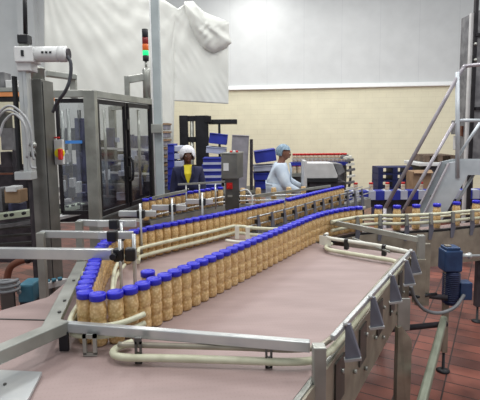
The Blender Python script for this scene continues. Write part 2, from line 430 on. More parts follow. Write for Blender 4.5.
# side panels
obj('side_panel', MB().prism([side(.1, .02)+Vector((0, 0, z)) for z in (.62, .972)]+[side(2.82, .02)+Vector((0, 0, z)) for z in (.972, .62)], N*.012), 'steel_warm', tab, label='stainless side panel with bolts')
obj('side_lip', MB().bar(side(.1, .012)+Vector((0, 0, .965)), side(2.8, .012)+Vector((0, 0, .965)), .02, .03), 'steel', tab)
obj('inner_frame', MB().bar(side(.1, -.12)+Vector((0, 0, .82)), side(2.78, -.12)+Vector((0, 0, .82)), .05, .2), 'machine_dark', tab)
obj('rear_panel', MB().prism([Vector((1.27, 3.30, z)) for z in (.7, .95)]+[Vector((.1, 4.0, z)) for z in (.95, .7)], (.02, .03, 0)), 'steel_warm', tab)
obj('left_panel', MB().prism([Vector((-1.28, 2.34, z)) for z in (.8, .952)]+[Vector((-1.92, 1.72, z)) for z in (.952, .8)], (-.012, .012, 0)), 'steel', tab)
# big near guard channel and side posts
A = W(62, 326, 1.085); B = W(310, 346, 1.085)
ch = MB().bar(A, B, .032, .042); obj('guard_channel', ch, 'steel_bright', tab, .004)
A2 = W(62, 326, 1.085); Lft = A2+Vector((-.42, -.36, 0))
obj('guard_channel', MB().bar(A2+Vector((.012, .0, 0)), Vector((-1.02, 1.44, 1.085)), .06, .055), 'steel', tab, .004)
obj('guard_channel', MB().bar(Vector((-.81, 1.84, 1.085)), Vector((-1.005, 2.80, 1.085)), .066, .03), 'steel', tab, .004)
for (yy) in (1.98, 2.12, 2.42): obj('bolt', MB().lathe([(.008, 0), (.008, .006)], (-.80-(yy-1.87)*.215, yy, 1.1), 8), 'steel_dark', tab)
obj('corner_post', MB().bx((.262, 1.585, .3), (.310, 1.632, 1.115)), 'steel', tab, .004)
obj('corner_post', MB().bx((-1.04, 1.4, .5), (-.99, 1.45, 1.10)), 'steel', tab, .004)
# guide rails: front, right side, rear
fr = smoothpath([(-.47, 1.865), (-.52, 1.82), (-.525, 1.77), (-.47, 1.735), (-.3, 1.725), (0, 1.70), (.18, 1.685), (.29, 1.70), (.345, 1.755), (.40, 1.83), (.7, 2.33), (1.0, 2.83), (1.06, 2.96), (1.04, 3.05), (.95, 3.12), (.72, 3.30), (.66, 3.37), (.665, 3.45), (.72, 3.53)], 8)
lowr = MB(); lowr.tube(atz(fr, 1.010), .0155, 10); obj('guide_rail', lowr, 'uhmw', tab, label='cream plastic lower guide rail')
fr2 = smoothpath([(-.5, 1.76), (-.3, 1.745), (0, 1.72), (.18, 1.70), (.29, 1.715), (.345, 1.765), (.40, 1.845), (.7, 2.345), (1.0, 2.845), (1.09, 2.99)], 8)
obj('guide_rail', MB().tube(atz(fr2, 1.052), .012, 10), 'steel_warm', tab)
sr0, sr1 = V3((.355, 1.70), 1.098), V3((1.145, 2.98), 1.098)
obj('guide_rail', MB().bar(sr0, sr1, .02, .022), 'steel_bright', tab, .003, label='bright steel top rail on the right side')
for x0, ytop in ((-.415, 1.0), (.105, 1.0)):
    y = 1.705 if x0 > 0 else 1.752
    mb = MB().bx((x0-.014, y-.018, .985), (x0-.005, y-.006, 1.075)).bx((x0+.005, y-.018, .985), (x0+.014, y-.006, 1.075)).bx((x0-.014, y-.018, 1.065), (x0+.014, y-.006, 1.09)).bx((x0-.014, y-.018, .983), (x0+.014, y-.006, .992)).bx((x0-.014, y-.018, 1.018), (x0+.014, y-.006, 1.028))
    obj('slotted_bracket', mb, 'steel_dark', tab)
mb = MB().bx((-.66, 1.80, .99), (-.645, 1.812, 1.075)).bx((-.618, 1.80, .99), (-.603, 1.812, 1.075)).bx((-.66, 1.80, 1.06), (-.603, 1.812, 1.075)).bx((-.66, 1.80, .983), (-.603, 1.812, .996))
obj('slotted_bracket', mb, 'steel', tab)
obj('slotted_bracket', MB().bx((-.775, 1.84, .985), (-.735, 1.855, 1.07)), 'black_metal', tab, .002)
# angled blades along the right side
for (tx, ty), (bx_, by_) in zip([(.43, 1.79), (.62, 2.09), (.82, 2.41), (1.0, 2.69), (1.12, 2.90)], [(.47, 1.8), (.67, 2.11), (.87, 2.41), (1.045, 2.71), (1.17, 2.92)]):
    T = V3((tx, ty), 1.112); Bt = V3((bx_+.01, by_+.0), .95)
    b = obj('rail_bracket', MB().prism([T+Vector((-.006, 0, 0)), T+Vector((.014, 0, 0)), T+Vector((.056, -.012, -.135)), T+Vector((-.004, 0, -.150))], (.01, .018, 0)), 'blade_grey', tab, .002)
    obj('bracket_foot', MB().bar(T+Vector((-.006, .005, -.154)), T+Vector((.062, -.006, -.140)), .03, .010), 'steel_bright', b)
    obj('thumb_knob', MB().ball(T+Vector((-.005, 0, .004)), .011, 8, 6), 'steel_bright', b)
    obj('backing_plate', MB().prism([side((Bt-e0).dot(U)-.07, .034)+Vector((0, 0, z)) for z in (.76, .95)]+[side((Bt-e0).dot(U)+.05, .034)+Vector((0, 0, z)) for z in (.95, .76)], N*.006), 'steel_dark', b)
for k in range(9):
    for z in ((.70, .88) if k % 2 else (.78,)):
        c = side(.95+k*.2, .034)+Vector((0, 0, z)); obj('bolt', MB().tube([c, c+N*.014], .011, 8), 'steel', tab)
# legs and lower frame
Lg = side(1.98, .115)
obj('leg', MB().prism([Lg+Vector((0, 0, 0)), Lg+Vector((0, 0, .76)), Lg+Vector((.02, .0, .77)), Lg+Vector((.085, .012, .68)), Lg+Vector((.085, .012, 0))], (-.01, .03, 0)), 'steel_warm', tab)
obj('leg', MB().bx((Lg.x-.9, Lg.y+.5, 0), (Lg.x-.84, Lg.y+.56, .95)), 'steel_dark', tab)
obj('leg', MB().bx((-1.0, 2.3, 0), (-.94, 2.36, .95)), 'steel_dark', tab)
obj('leg_bracket', MB().prism([Lg+Vector((.0, .012, z)) for z in (.74, .93)]+[Lg+Vector((.07, .012, z)) for z in (.93, .74)], (0, .015, 0)), 'steel', tab)
lf = W(443, 371, 0); leg_with_foot(tab, lf.x, lf.y, 1.02, .042, 'steel_warm')
obj('base_beam', MB().bar((lf.x-.03, lf.y-.05, .45), (lf.x-.03-.52*1.75, lf.y-.05-.93*1.75, .45), .05, .06), 'green_steel', tab, .015)
obj('cross_bar', MB().tube([(1.54, 3.28, .45), (.6, 3.10, .45)], .022), 'machine_dark', tab)
obj('cross_bar', MB().tube([(1.58, 3.36, .62), (.8, 3.7, .62)], .022), 'machine_dark', tab)
# rear boundary: channel, white rails, clamps
CA, CB = W(331, 222, 1.115), W(421, 240, 1.115)
obj('guard_channel', MB().bar(CA, CB, .03, .04), 'steel', tab, .003)
obj('guard_channel', MB().bar(CA, CA+Vector((.2, .32, 0)), .03, .035), 'steel', tab, .003)
obj('corner_post', MB().bx((CB.x-.02, CB.y-.02, .96), (CB.x+.025, CB.y+.03, 1.15)), 'steel', tab, .003)
obj('end_panel', MB().bx((CB.x+.0, CB.y+.06, .60), (CB.x+.10, CB.y+.09, 1.07)), 'steel_warm', tab, .003)
obj('end_panel', MB().bx((CB.x-.06, CB.y-.03, .66), (CB.x+.03, CB.y-.01, .98)), 'steel_warm', tab, .003)
wr = smoothpath([(.70, 3.60), (.665, 3.52), (.70, 3.44), (.8, 3.36), (1.0, 3.2), (1.12, 3.06), (1.16, 2.98)], 6)
obj('guide_rail', MB().tube(atz(wr, 1.075), .014), 'uhmw_white', tab, label='white upper rail at the rear of the belt')
for q in (.22, .5, .7):
    c = wr[int(q*(len(wr)-1))]; b = obj('rail_clamp', MB().box((c.x, c.y, 1.05), (.03, .04, .08), -.6), 'black_plastic', tab, .004)
obj('rail_plate', MB().box((wr[8].x-.01, wr[8].y-.022, 1.05), (.10, .006, .075), -.7), 'uhmw_white', tab, label='white plate joining the two rails')
obj('clamp_rod', MB().tube([(1.05, 3.12, 1.05), (.85, 3.38, 1.09)], .008), 'steel', tab)
# rails in front of the rear row, and the wedge in the middle
br = [p for p in offset(bpath, .075) if p.x < -.05]
fr3 = [Vector((-.70, 3.02, 0))]+br[2:]
wedge = smoothpath([tuple(br[-1][:2]), (.02, 3.86), (.1, 3.80), (.3, 3.74), (.47, 3.72)], 5)
fr3b = fr3+wedge[1:]
for z, r in ((1.088, .0135), (1.028, .0145)): obj('guide_rail', MB().tube(atz(fr3b, z), r), 'uhmw', tab, label='cream guide rail in front of the rear jar row')
obj('guide_rail', MB().tube(atz(smoothpath([(-.12, 3.64), (.0, 3.58), (.12, 3.6), (.3, 3.68)], 5), 1.02), .012), 'uhmw_white', tab)
for x, y in ((-.03, 3.80), (.06, 3.74)): obj('rail_plate', MB().box((x, y, 1.05), (.035, .01, .11), -.2), 'uhmw_white', tab)
# inner rail of the left column
ir = smoothpath([(-.775, 2.95), (-.77, 2.75), (-.735, 2.55), (-.66, 2.25), (-.60, 2.06), (-.57, 2.03), (-.5, 2.11), (-.3, 2.42)], 6)
ir = [p for p in ir if p.y > 2.12 and p.x < -.6]
for z in (1.03, 1.09): obj('guide_rail', MB().tube(atz(ir, z), .012), 'uhmw', tab)
# rail around the near left bend
ur = smoothpath([(-.93, 2.6), (-.80, 2.2), (-.765, 1.98), (-.735, 1.885), (-.66, 1.855), (-.57, 1.86), (-.50, 1.905), (-.44, 1.98)], 7)
for z in (1.045, 1.088): obj('guide_rail', MB().tube(atz(ur, z), .013), 'uhmw', tab, label='pale guide rail around the near left bend')
# cantilever arms with clamps and rods
def arm(y, x0, x1, z=1.225, th=.048, legx=None, rod=None, m='steel_bright'):
    a = obj('cantilever_arm', MB().bar((x0, y+.04, z), (x1, y-.02, z), .04, th), m, tab, .004)
    if legx is not None: obj('arm_upright', MB().bx((legx-.025, y-.02, .7), (legx+.025, y+.02, z+.02)), 'steel', a, .003)
    if rod is not None:
        c = obj('rail_clamp', MB().box((rod, y-.03, z), (.055, .05, .075)), 'black_plastic', tab, .01)
        obj('clamp_knob', MB().tube([(rod-.02, y-.055, z), (rod-.02, y-.085, z)], .018), 'black_plastic', c)
        obj('rail_rod', MB().tube([(rod+.012, y-.045, 1.0), (rod+.012, y-.045, z+.09)], .0095), 'steel_bright', c)
arm(2.52, -1.42, -.72, z=1.225, th=.062, legx=None, rod=-.685)
arm(3.0, -1.36, -.84, legx=-1.345, rod=-.80)
arm(3.38, -1.24, -.92, legx=-1.22, rod=None)
c = obj('rail_clamp', MB().box((-.62, 2.50, 1.225), (.06, .055, .075)), 'black_plastic', tab, .01)
obj('rail_rod', MB().tube([(-.60, 2.5, 1.0), (-.60, 2.5, 1.34)], .011), 'steel_bright', c)
for x0, x1, y, yp in ((119, 156, 213.5, 3.28), (152, 186, 207.5, 3.55), (186, 213, 201.5, 3.85)):
    a = P(x0, y, yp); b = P(x1, y, yp); xm = a.x+(b.x-a.x)*.62
    o = obj('cantilever_arm', MB().bar(a, b, .035, .042), 'steel_bright', tab, .004)
    c = obj('rail_clamp', MB().box((xm, yp-.03, a.z), (.055, .05, .06)), 'black_plastic', tab, .008)
    obj('rail_rod', MB().tube([(xm, yp-.05, 1.0), (xm, yp-.05, a.z+.08)], .009), 'steel_bright', c)
for x0, x1, y, yp in ((98, 136, 223.5, 3.05), (98, 133, 235, 2.78)):
    a = P(x0, y, yp); b = P(x1, y, yp)
    o = obj('cantilever_arm', MB().bar(a, b, .035, .046), 'steel_bright', tab, .004)
    c = obj('rail_clamp', MB().box((a.x+(b.x-a.x)*.45, yp-.03, a.z), (.06, .05, .065)), 'black_plastic', tab, .008)
# corner plate lying at the bottom left
q = [W(0, 369, 1.0), W(42, 371, 1.0), W(28, 398, 1.0), W(10, 420, 1.0), W(-60, 420, 1.0), W(-60, 368, 1.0)]
pl = obj('transfer_plate', MB().prism([v-Vector((0, 0, .015)) for v in q], (0, 0, .012)), 'steel_bright', tab, label='polished steel plate at the bottom left corner')
obj('plate_bolt', MB().lathe([(.006, 0), (.006, .006)], W(5, 385, .996), 10), 'steel_dark', pl)

# ---------------------------------------------------------------- rear chain conveyor (carries the back row away)
bc = thing('chain_conveyor', 'narrow chain conveyor leading the rear jar row to the labelling machine', 'conveyor', (.7, 4.9, 0))
bp2 = smoothpath([(.02, 4.09), (.41, 4.55), (.92, 5.23), (1.3, 5.7), (1.75, 6.25)])
obj('chain', strip(bp2, .1, .955, .979), 'machine_grey', bc)
for s in (-1, 1):
    obj('side_frame', strip(offset(bp2, s*.065), .012, .84, .972), 'steel', bc)
    for z in (1.045, 1.12): obj('guide_rail', MB().tube(atz(offset(bp2, s*.058), z), .008, 8), 'steel_bright', bc)
for p, d in zip(sample(offset(bp2, .085), .21, .1), range(12)):
    b = obj('rail_bracket', MB().prism([(p.x, p.y, 1.14), (p.x+.012, p.y+.016, 1.14), (p.x+.05, p.y+.04, .9), (p.x+.0, p.y-.02, .9)], (.012, -.01, 0)), 'blade_grey', bc, label='grey tapered bracket')
    obj('bracket_clamp', MB().box((p.x, p.y, 1.08), (.03, .03, .04), -.9), 'black_plastic', b)
    obj('bracket_foot', MB().box((p.x+.03, p.y, .895), (.05, .05, .02), -.9), 'uhmw_white', b)
for p in sample(bp2, .75, .4): leg_with_foot(bc, p.x, p.y, .84)
obj('drive_cover', MB().bar((.35, 4.42, .74), (1.5, 5.9, .74), .1, .16), 'machine_grey', bc)

# ---------------------------------------------------------------- farthest conveyor
cc = thing('chain_conveyor', 'farthest jar conveyor running in front of the two workers', 'conveyor', (.0, 5.7, 0))
obj('chain', strip(cpath, .1, .955, .979), 'machine_grey', cc)
for s in (-1, 1):
    obj('side_frame', strip(offset(cpath, s*.065), .012, .84, .972), 'steel', cc)
    for z in ((1.03, 1.09) if s > 0 else (1.06,)): obj('guide_rail', MB().tube(atz(offset(cpath, s*.062), z), .011, 8), 'steel_bright', cc)
for p in sample(cpath, .7, .3): leg_with_foot(cc, p.x, p.y, .84)
for i, x in enumerate((186, 199, 215, 225)):
    a = P(x, 186, 5.2); obj('rail_rod', MB().tube([(a.x, 5.2+i*.04, 1.0), (a.x, 5.2+i*.04, 1.30)], .009), 'steel_bright', cc)
a = P(178, 184.5, 5.2); b = P(206, 183, 5.2); obj('cantilever_arm', MB().bar(a, b, .02, .02), 'steel', cc)
a = P(204, 183, 5.3); b = P(226, 181.5, 5.3); obj('cantilever_arm', MB().bar(a, b, .02, .02), 'steel', cc)
a = P(153, 198, 4.3); b = P(186, 191, 5.0); obj('perforated_rail', MB().bar(a, b, .02, .03), 'steel', cc)
# second small frame seen between the two lines
obj('side_shield', MB().bar(P(255, 196, 5.0), P(330, 186, 6.2), .02, .03), 'steel', cc)

# ---------------------------------------------------------------- curved infeed conveyor
cv = thing('curved_conveyor', 'curved infeed conveyor carrying spaced jars in from the right', 'conveyor', (1.8, 4.25, 0))
cvp = smoothpath([(.72, 3.87), (.83, 3.96), (1.0, 4.08), (1.12, 4.13), (1.28, 4.16), (1.44, 4.15), (1.64, 4.18), (1.84, 4.22), (2.09, 4.32), (2.3, 4.39), (2.8, 4.62), (3.3, 4.9)])
obj('chain', strip(cvp, .13, .955, .979), 'belt', cv)
obj('wear_strip', strip(offset(cvp, .083), .03, .945, .985), 'black_plastic', cv)
front = [p for p in offset(cvp, .10) if p.x > .9]
obj('side_frame', strip(front, .012, .64, .965), 'steel_warm', cv, label='dull steel side sheet below the curve')
obj('side_frame', strip(offset(cvp, -.08), .012, .8, .97), 'steel', cv)
for s, zs in ((1, (1.055, 1.13)), (-1, (1.06,))):
    for z in zs: obj('guide_rail', MB().tube(atz(offset(cvp, s*.088), z), .015 if s > 0 else .01), 'uhmw', cv)
for p in sample([q for q in offset(cvp, .118) if q.x > .95], .24, .1):
    b = obj('rail_bracket', MB().prism([(p.x-.012, p.y, 1.14), (p.x+.016, p.y, 1.14), (p.x+.03, p.y, .99), (p.x+.01, p.y, .90), (p.x-.014, p.y, .90)], (0, .01, 0)), 'blade_grey', cv)
    obj('bracket_clamp', MB().box((p.x, p.y, 1.095), (.022, .035, .10)), 'steel', b)
leg_with_foot(cv, 2.34, 4.34, .95, .06, 'machine_dark')
leg_with_foot(cv, 2.52, 4.5, .95, .05, 'machine_dark')
leg_with_foot(cv, 1.3, 4.1, .95, .05)
obj('cross_bar', MB().bar((2.3, 4.34, .66), (3.2, 4.6, .66), .03, .04), 'machine_dark', cv)

# ---------------------------------------------------------------- gear motor with cable
gy = 3.42
def gp(x, y): return P(x, y, gy)
gm = thing('gear_motor', 'blue gear motor hanging below the curved conveyor above the tiled floor', 'motor', tuple(gp(452, 270)))
a, b = gp(442, 249), gp(459, 270)
obj('gearbox', MB().bx((a.x, gy-.06, b.z), (b.x, gy+.07, a.z)), 'gear_blue', gm, .012)
obj('gearbox_lid', MB().bx((a.x+.012, gy-.05, a.z), (b.x-.015, gy+.06, a.z+.022)), 'gear_blue', gm, .008)
c = gp(451, 289); top = gp(451, 270).z; bot = gp(451, 304).z
prof = [(.04, bot-c.z), (.058, bot-c.z+.006), (.066, bot-c.z+.02)]
zz = bot-c.z+.03
while zz < top-c.z-.02: prof += [(.066, zz), (.066, zz+.006), (.061, zz+.008), (.061, zz+.013)]; zz += .015
prof += [(.06, top-c.z-.01), (.045, top-c.z)]
obj('motor_body', MB().lathe(prof, (c.x, gy, c.z), 24), 'gear_navy', gm)
a, b = gp(458, 281), gp(469, 298)
obj('terminal_box', MB().bx((a.x, gy-.05, b.z), (b.x, gy+.04, a.z)), 'gear_blue', gm, .006)
sh = gp(459, 256)
obj('output_shaft', MB().lathe([(.03, 0), (.03, .02), (.018, .022), (.018, .07), (.026, .072), (.026, .09), (.012, .092), (.012, .3)], (sh.x, gy, sh.z), 16, 'X'), 'steel_bright', gm)
cbp = smoothpath([tuple(P(464, 295, 3.36)), tuple(P(455, 307, 3.3)), tuple(P(440, 313, 3.25)), tuple(P(425, 310, 3.2)), tuple(P(415, 299, 3.15)), tuple(P(411, 286, 3.12))], 8)
obj('power_cable', MB().tube(cbp, .013), 'cable_grey', gm)
obj('power_cable', MB().tube([P(416, 297, 3.16), P(436, 294, 3.3)], .012), 'black_plastic', gm)

# ---------------------------------------------------------------- control box
cb = thing('control_panel', 'grey steel control box on a square pedestal with a red rotary switch', 'control box', (-.02, 4.85, 0))
Y = 4.8
a, b = P(224, 178, Y), P(239, 178, Y)
obj('pedestal', MB().bx((a.x+.01, Y, 0), (b.x, Y+.17, P(230, 178, Y).z)), 'steel_dark', cb, .005)
a, b = P(221, 154, Y-.05), P(237, 179, Y-.05)
h0, h1 = b.z, a.z
obj('cabinet', MB().prism([(a.x, Y-.05, h0), (b.x, Y-.05, h0), (b.x+.07, Y+.16, h0), (a.x+.07, Y+.2, h0)], (0, 0, h1-h0)), 'steel_mid', cb, .006)
obj('screen_frame', MB().prism([(a.x-.01, Y-.055, h1), (b.x, Y-.055, h1), (b.x+.08, Y+.17, h1), (a.x+.07, Y+.2, h1)], (0, 0, .012)), 'steel', cb)
q = P(226, 167, Y-.06); obj('notice_label', MB().box((q.x, Y-.055, q.z), (.055, .008, .08)), 'white_plastic', cb)
for i, (x, m) in enumerate(((231, 'red'), (234, 'white_plastic'), (237, 'red'))):
    q = P(x, 152.5, Y); obj('push_button', MB().lathe([(.014, 0), (.014, .015), (.008, .02)], (q.x, Y+.03, h1+.012), 12), m, cb)
q = P(229.5, 186, Y-.02)
sw = obj('rotary_switch', MB().box((q.x, Y-.01, q.z), (.062, .02, .07)), 'red', cb, .004)
obj('switch_handle', MB().box((q.x, Y-.028, q.z), (.018, .02, .045), 0, .5), 'red', sw)
q = P(230, 196, Y); obj('name_plate', MB().box((q.x, Y-.004, q.z), (.05, .006, .02)), 'steel', cb)
obj('cable_loop', MB().tube(smoothpath([tuple(P(240, 191, Y)), tuple(P(247, 190, Y-.02)), tuple(P(252, 197, Y-.03)), tuple(P(252, 208, Y-.03))], 6), .009), 'white_plastic', cb)

# ---------------------------------------------------------------- packing machine enclosure (left)
pm = thing('packing_machine', 'stainless framed packing machine with glazed guard doors at the left', 'machine', (-2, 5, 0))
C0 = (P(90, 92, 4.6).x, 4.6); C1 = (P(151, 100, 6.0).x, 6.0); ZT = P(93, 90.5, 4.6).z
def post(x, y, z0, z1, wx, wy, m='steel', nm='frame_post'): return obj(nm, MB().bx((x-wx/2, y-wy/2, z0), (x+wx/2, y+wy/2, z1)), m, pm, .004)
post(C0[0], C0[1], 0, ZT, .11, .1)
post(C1[0], C1[1], 0, ZT, .07, .08, 'steel_dark')
xl = -3.6
post(xl, 4.6, 0, ZT, .1, .1); post(xl, 6.3, 0, ZT, .1, .1); post(C1[0]-.9, 7.4, 0, ZT, .1, .1)
def lerp2(t): return (C0[0]+(C1[0]-C0[0])*t, C0[1]+(C1[1]-C0[1])*t)
obj('top_rail', MB().bar((C0[0], C0[1], ZT-.03), (C1[0], C1[1], ZT-.03), .07, .07), 'steel', pm, .003)
obj('top_rail', MB().bar((xl, 4.6, ZT-.03), (C0[0], 4.6, ZT-.03), .07, .07), 'steel', pm, .003)
obj('top_rail', MB().bar((xl, 4.6, ZT-.03), (xl, 6.4, ZT-.03), .07, .07), 'steel', pm, .003)
obj('top_rail', MB().bar((C1[0], C1[1], ZT-.03), (C1[0]-.9, 7.4, ZT-.03), .07, .07), 'steel', pm, .003)
obj('mid_rail', MB().bar((C0[0], C0[1], .98), (C1[0], C1[1], .98), .07, .07), 'steel_dark', pm, .003)
#obj('roof_tray', MB().prism([(xl, 4.62, ZT+.0), (C0[0]-.02, 4.62, ZT), (C1[0]-.03, C1[1], ZT), (C1[0]-.9, 7.4, ZT), (xl, 7.0, ZT)], (0, 0, .012)), 'steel', pm)
def door(t0, t1, left=False):
    p, q = lerp2(t0), lerp2(t1); d = (Vector(q)-Vector(p)).normalized()
    fr = MB(); z0, z1 = 1.04, ZT-.08
    for e in (Vector(p)+d*.03, Vector(q)-d*.03): fr.bar((e.x, e.y-.0, z0), (e.x, e.y, z1), .035, .04)
    for z in (z0+.02, z1-.02): fr.bar((p[0], p[1], z), (q[0], q[1], z), .035, .045)
    o = obj('guard_door', fr, 'dark_frame', pm)
    a = Vector(p)+d*.05; b = Vector(q)-d*.05
    obj('clear_pane', MB().bar((a.x, a.y, (z0+z1)/2), (b.x, b.y, (z0+z1)/2), .008, z1-z0-.06), 'glass', o)
    for z in (1.45, 2.0):
        h = Vector(p)-d*.0; obj('hinge', MB().box((h.x, h.y-.03, z), (.05, .05, .12)), 'black_plastic', o)
    return o
door(.06, .50); d2 = door(.52, .97)
q = lerp2(.55); obj('door_handle', MB().tube(smoothpath([(q[0], q[1]-.03, 1.62), (q[0]+.05, q[1]-.08, 1.58), (q[0]+.05, q[1]-.08, 1.38), (q[0], q[1]-.03, 1.34)], 4), .014), 'black_plastic', d2)
fr = MB(); xa, xb = P(57, 100, 4.58).x, P(86, 100, 4.58).x
for x in (xa, xb): fr.bx((x-.014, 4.56, 1.1), (x+.014, 4.6, ZT-.08))
for z in (1.1, ZT-.1): fr.bx((xa, 4.56, z-.02), (xb, 4.6, z+.02))
gd = obj('guard_door', fr, 'dark_frame', pm)
obj('clear_pane', MB().bx((xa+.02, 4.575, 1.12), (xb-.02, 4.583, ZT-.12)), 'glass', gd)
q = P(80, 142, 4.55)
obj('warning_sticker', MB().box((P(73, 142, 4.55).x, 4.57, q.z), (.17, .004, .03)), 'blue_light_label', gd)
# interior mechanisms
rnd = random.Random(3)
inn = [(58, 128, 84, 150, 6.6, 'machine_grey'), (60, 165, 86, 205, 6.8, 'machine_blue'), (74, 118, 84, 182, 6.4, 'machine_blue'),
       (100, 140, 116, 215, 7.3, 'machine_dark'), (104, 128, 113, 150, 7.2, 'machine_blue'), (126, 136, 150, 205, 7.6, 'machine_blue'), (112, 165, 128, 215, 7.0, 'machine_grey'),
       (99, 190, 150, 218, 6.7, 'machine_dark'), (56, 205, 90, 222, 5.2, 'machine_dark')]
for x0, y0, x1, y1, Yd, m in inn: obj('inner_module', MB().pbox(x0, y0, x1, y1, Yd, .25), m, pm, .01)
for k in range(34):
    x = rnd.uniform(99, 150); y = rnd.uniform(132, 205); Yd = rnd.uniform(6.5, 7.8)
    obj('inner_module', MB().pbox(x, y, x+rnd.uniform(3, 14), y+rnd.uniform(3, 11), Yd, .1), rnd.choice(['machine_blue', 'machine_grey', 'machine_dark', 'grey_carton', 'machine_blue', 'greybrown_carton']), pm)
for k in range(12):
    x = rnd.uniform(58, 80); y = rnd.uniform(150, 200)
    obj('inner_module', MB().pbox(x, y, x+rnd.uniform(3, 8), y+rnd.uniform(3, 10), rnd.uniform(5.6, 6.2), .1), rnd.choice(['machine_blue', 'machine_grey', 'machine_dark', 'machine_light']), pm)
for x in (62, 68, 79, 104, 138):
    a = P(x, 110, 6.1+rnd.random()*.5); obj('inner_column', MB().tube([(a.x, a.y, 1.0), (a.x, a.y, ZT-.1)], .02+.012*rnd.random(), 8), 'steel_dark' if x % 2 else 'steel', pm)
for y in (148, 160, 172, 184, 196):
    obj('inner_rail', MB().bar(P(98, y, 6.6), P(150, y+2, 6.9), .05, .03), rnd.choice(['steel_dark', 'machine_grey', 'machine_light']), pm)
for x0, y0, x1, y1, m in ((60, 181, 64, 192, 'white_plastic'), (75, 182, 80, 193, 'white_plastic'), (104, 170, 109, 180, 'machine_light'), (118, 171, 124, 176, 'grey_carton'), (116, 184, 128, 192, 'machine_grey')):
    obj('gripper', MB().pbox(x0, y0, x1, y1, 5.0 if x0 < 90 else 6.5, .08), m, pm, .006)
obj('slat_conveyor', MB().bar(P(56, 211, 5.0), P(82, 205, 5.3), .12, .05), 'green_white', pm)
obj('slat_conveyor', MB().bar(P(56, 218, 4.8), P(82, 212, 5.1), .12, .03), 'machine_light', pm)
for x in (60, 66, 72, 78): q = P(x, 209-(x-56)*.2, 4.9); obj('slot', MB().box((q.x, q.y+.03, q.z), (.035, .02, .02)), 'black_plastic', pm)
# left bay of the machine, behind the lift column
obj('back_panel', MB().pbox(-40, 165, 34, 250, 5.4, .05), 'machine_dark', pm)
obj('roof_panel', MB().pbox(-40, 92, 30, 97, 4.5, .6), 'orange', pm, label='orange tinted plastic guard edge')
obj('roof_beam', MB().pbox(-40, 88, 30, 92, 4.5, .5), 'steel', pm)
obj('roof_beam', MB().pbox(-40, 97, 30, 101, 4.5, .1), 'dark_frame', pm)
for x0, y0, x1, y1, Yd, m in ((-6, 72, 5, 90, 4.9, 'machine_grey'), (5, 80, 16, 90, 4.9, 'machine_light'), (0, 128, 14, 150, 4.7, 'machine_grey'), (0, 152, 12, 168, 4.8, 'machine_dark'), (4, 190, 21, 203, 4.3, 'cardboard'), (5, 187, 16, 192, 4.28, 'white_plastic'), (8, 204, 20, 214, 4.4, 'machine_blue'), (-5, 188, 3, 212, 4.35, 'machine_grey'), (25, 175, 31, 210, 4.7, 'dark_frame'), (12, 150, 16, 180, 4.6, 'machine_dark'), (-5, 112, 6, 128, 4.7, 'steel_dark')):
    obj('inner_module', MB().pbox(x0, y0, x1, y1, Yd, .15), m, pm, .006)
obj('slat_conveyor', MB().bar(P(-20, 219, 4.15), P(34, 212, 4.3), .1, .055), 'green_white', pm)
for x in (-4, 5, 11, 23): q = P(x, 216.5-(x)*.13, 4.08); obj('slot', MB().tube([(q.x, q.y, q.z), (q.x, q.y+.03, q.z)], .016, 8), 'black_plastic', pm)
obj('slat_conveyor', MB().bar(P(-20, 229, 4.1), P(34, 221, 4.3), .1, .03), 'machine_grey', pm)
for i, y in enumerate((228, 236, 244, 252)): obj('rack_bar', MB().bar(P(-20, y+2, 4.2), P(34, y-2, 4.4), .05, .02), 'steel_dark', pm)
obj('rack_panel', MB().pbox(-20, 224, 60, 262, 4.7, .06), 'machine_dark', pm)
obj('red_strip', MB().pbox(-20, 173.3, 12, 174.6, 4.5, .03), 'copper', pm)
# cross beam and upright posts on the roof, tower light
obj('roof_arm', MB().bar(P(46, 73.5, 5.4), P(76, 77.5, 5.6), .1, .07), 'steel', pm, .01)
obj('roof_post', MB().bx((P(73, 80, 5.6).x-.035, 5.57, ZT), (P(73, 80, 5.6).x+.035, 5.64, P(73, 76, 5.6).z)), 'steel', pm, .005)
tx = P(146.5, 80, 5.95).x
obj('roof_post', MB().lathe([(.05, ZT), (.05, P(146, 70, 5.95).z), (.035, P(146, 68, 5.95).z)], (tx, 5.95, 0), 16), 'steel', pm)
obj('roof_arm', MB().bar((tx-.02, 5.95, P(146, 77, 5.95).z), (P(127, 80, 5.8).x, 5.8, P(127, 80, 5.8).z), .06, .09), 'steel', pm, .008)
obj('roof_post', MB().bx((P(127, 80, 5.8).x-.03, 5.77, ZT), (P(127, 80, 5.8).x+.03, 5.83, P(127, 76, 5.8).z)), 'steel', pm, .005)
tl = thing('stack_light', 'slim signal tower with dark, red, orange and lit green segments', 'signal light', (tx, 5.95, P(146, 68, 5.95).z))
zs = [P(146, y, 5.95).z for y in (61, 55.5, 50.5, 44, 37.5, 29)]
obj('stem', MB().lathe([(.016, P(146, 68.5, 5.95).z), (.016, zs[0])], (tx, 5.95, 0), 12), 'steel', tl)
for (z0, z1), m, nm in zip(((zs[0], zs[1]), (zs[1], zs[2]), (zs[2], zs[3]), (zs[3], zs[4]), (zs[4], zs[5])), ('black_plastic', 'lamp_green', 'lamp_orange', 'lamp_red', 'black_plastic'), ('base_ring', 'green_lens', 'orange_lens', 'red_lens', 'top_module')):
    obj(nm, MB().lathe([(.036, z0), (.039, z0+.004), (.039, z1-.006), (.035, z1-.001)], (tx, 5.95, 0), 20), m, tl)

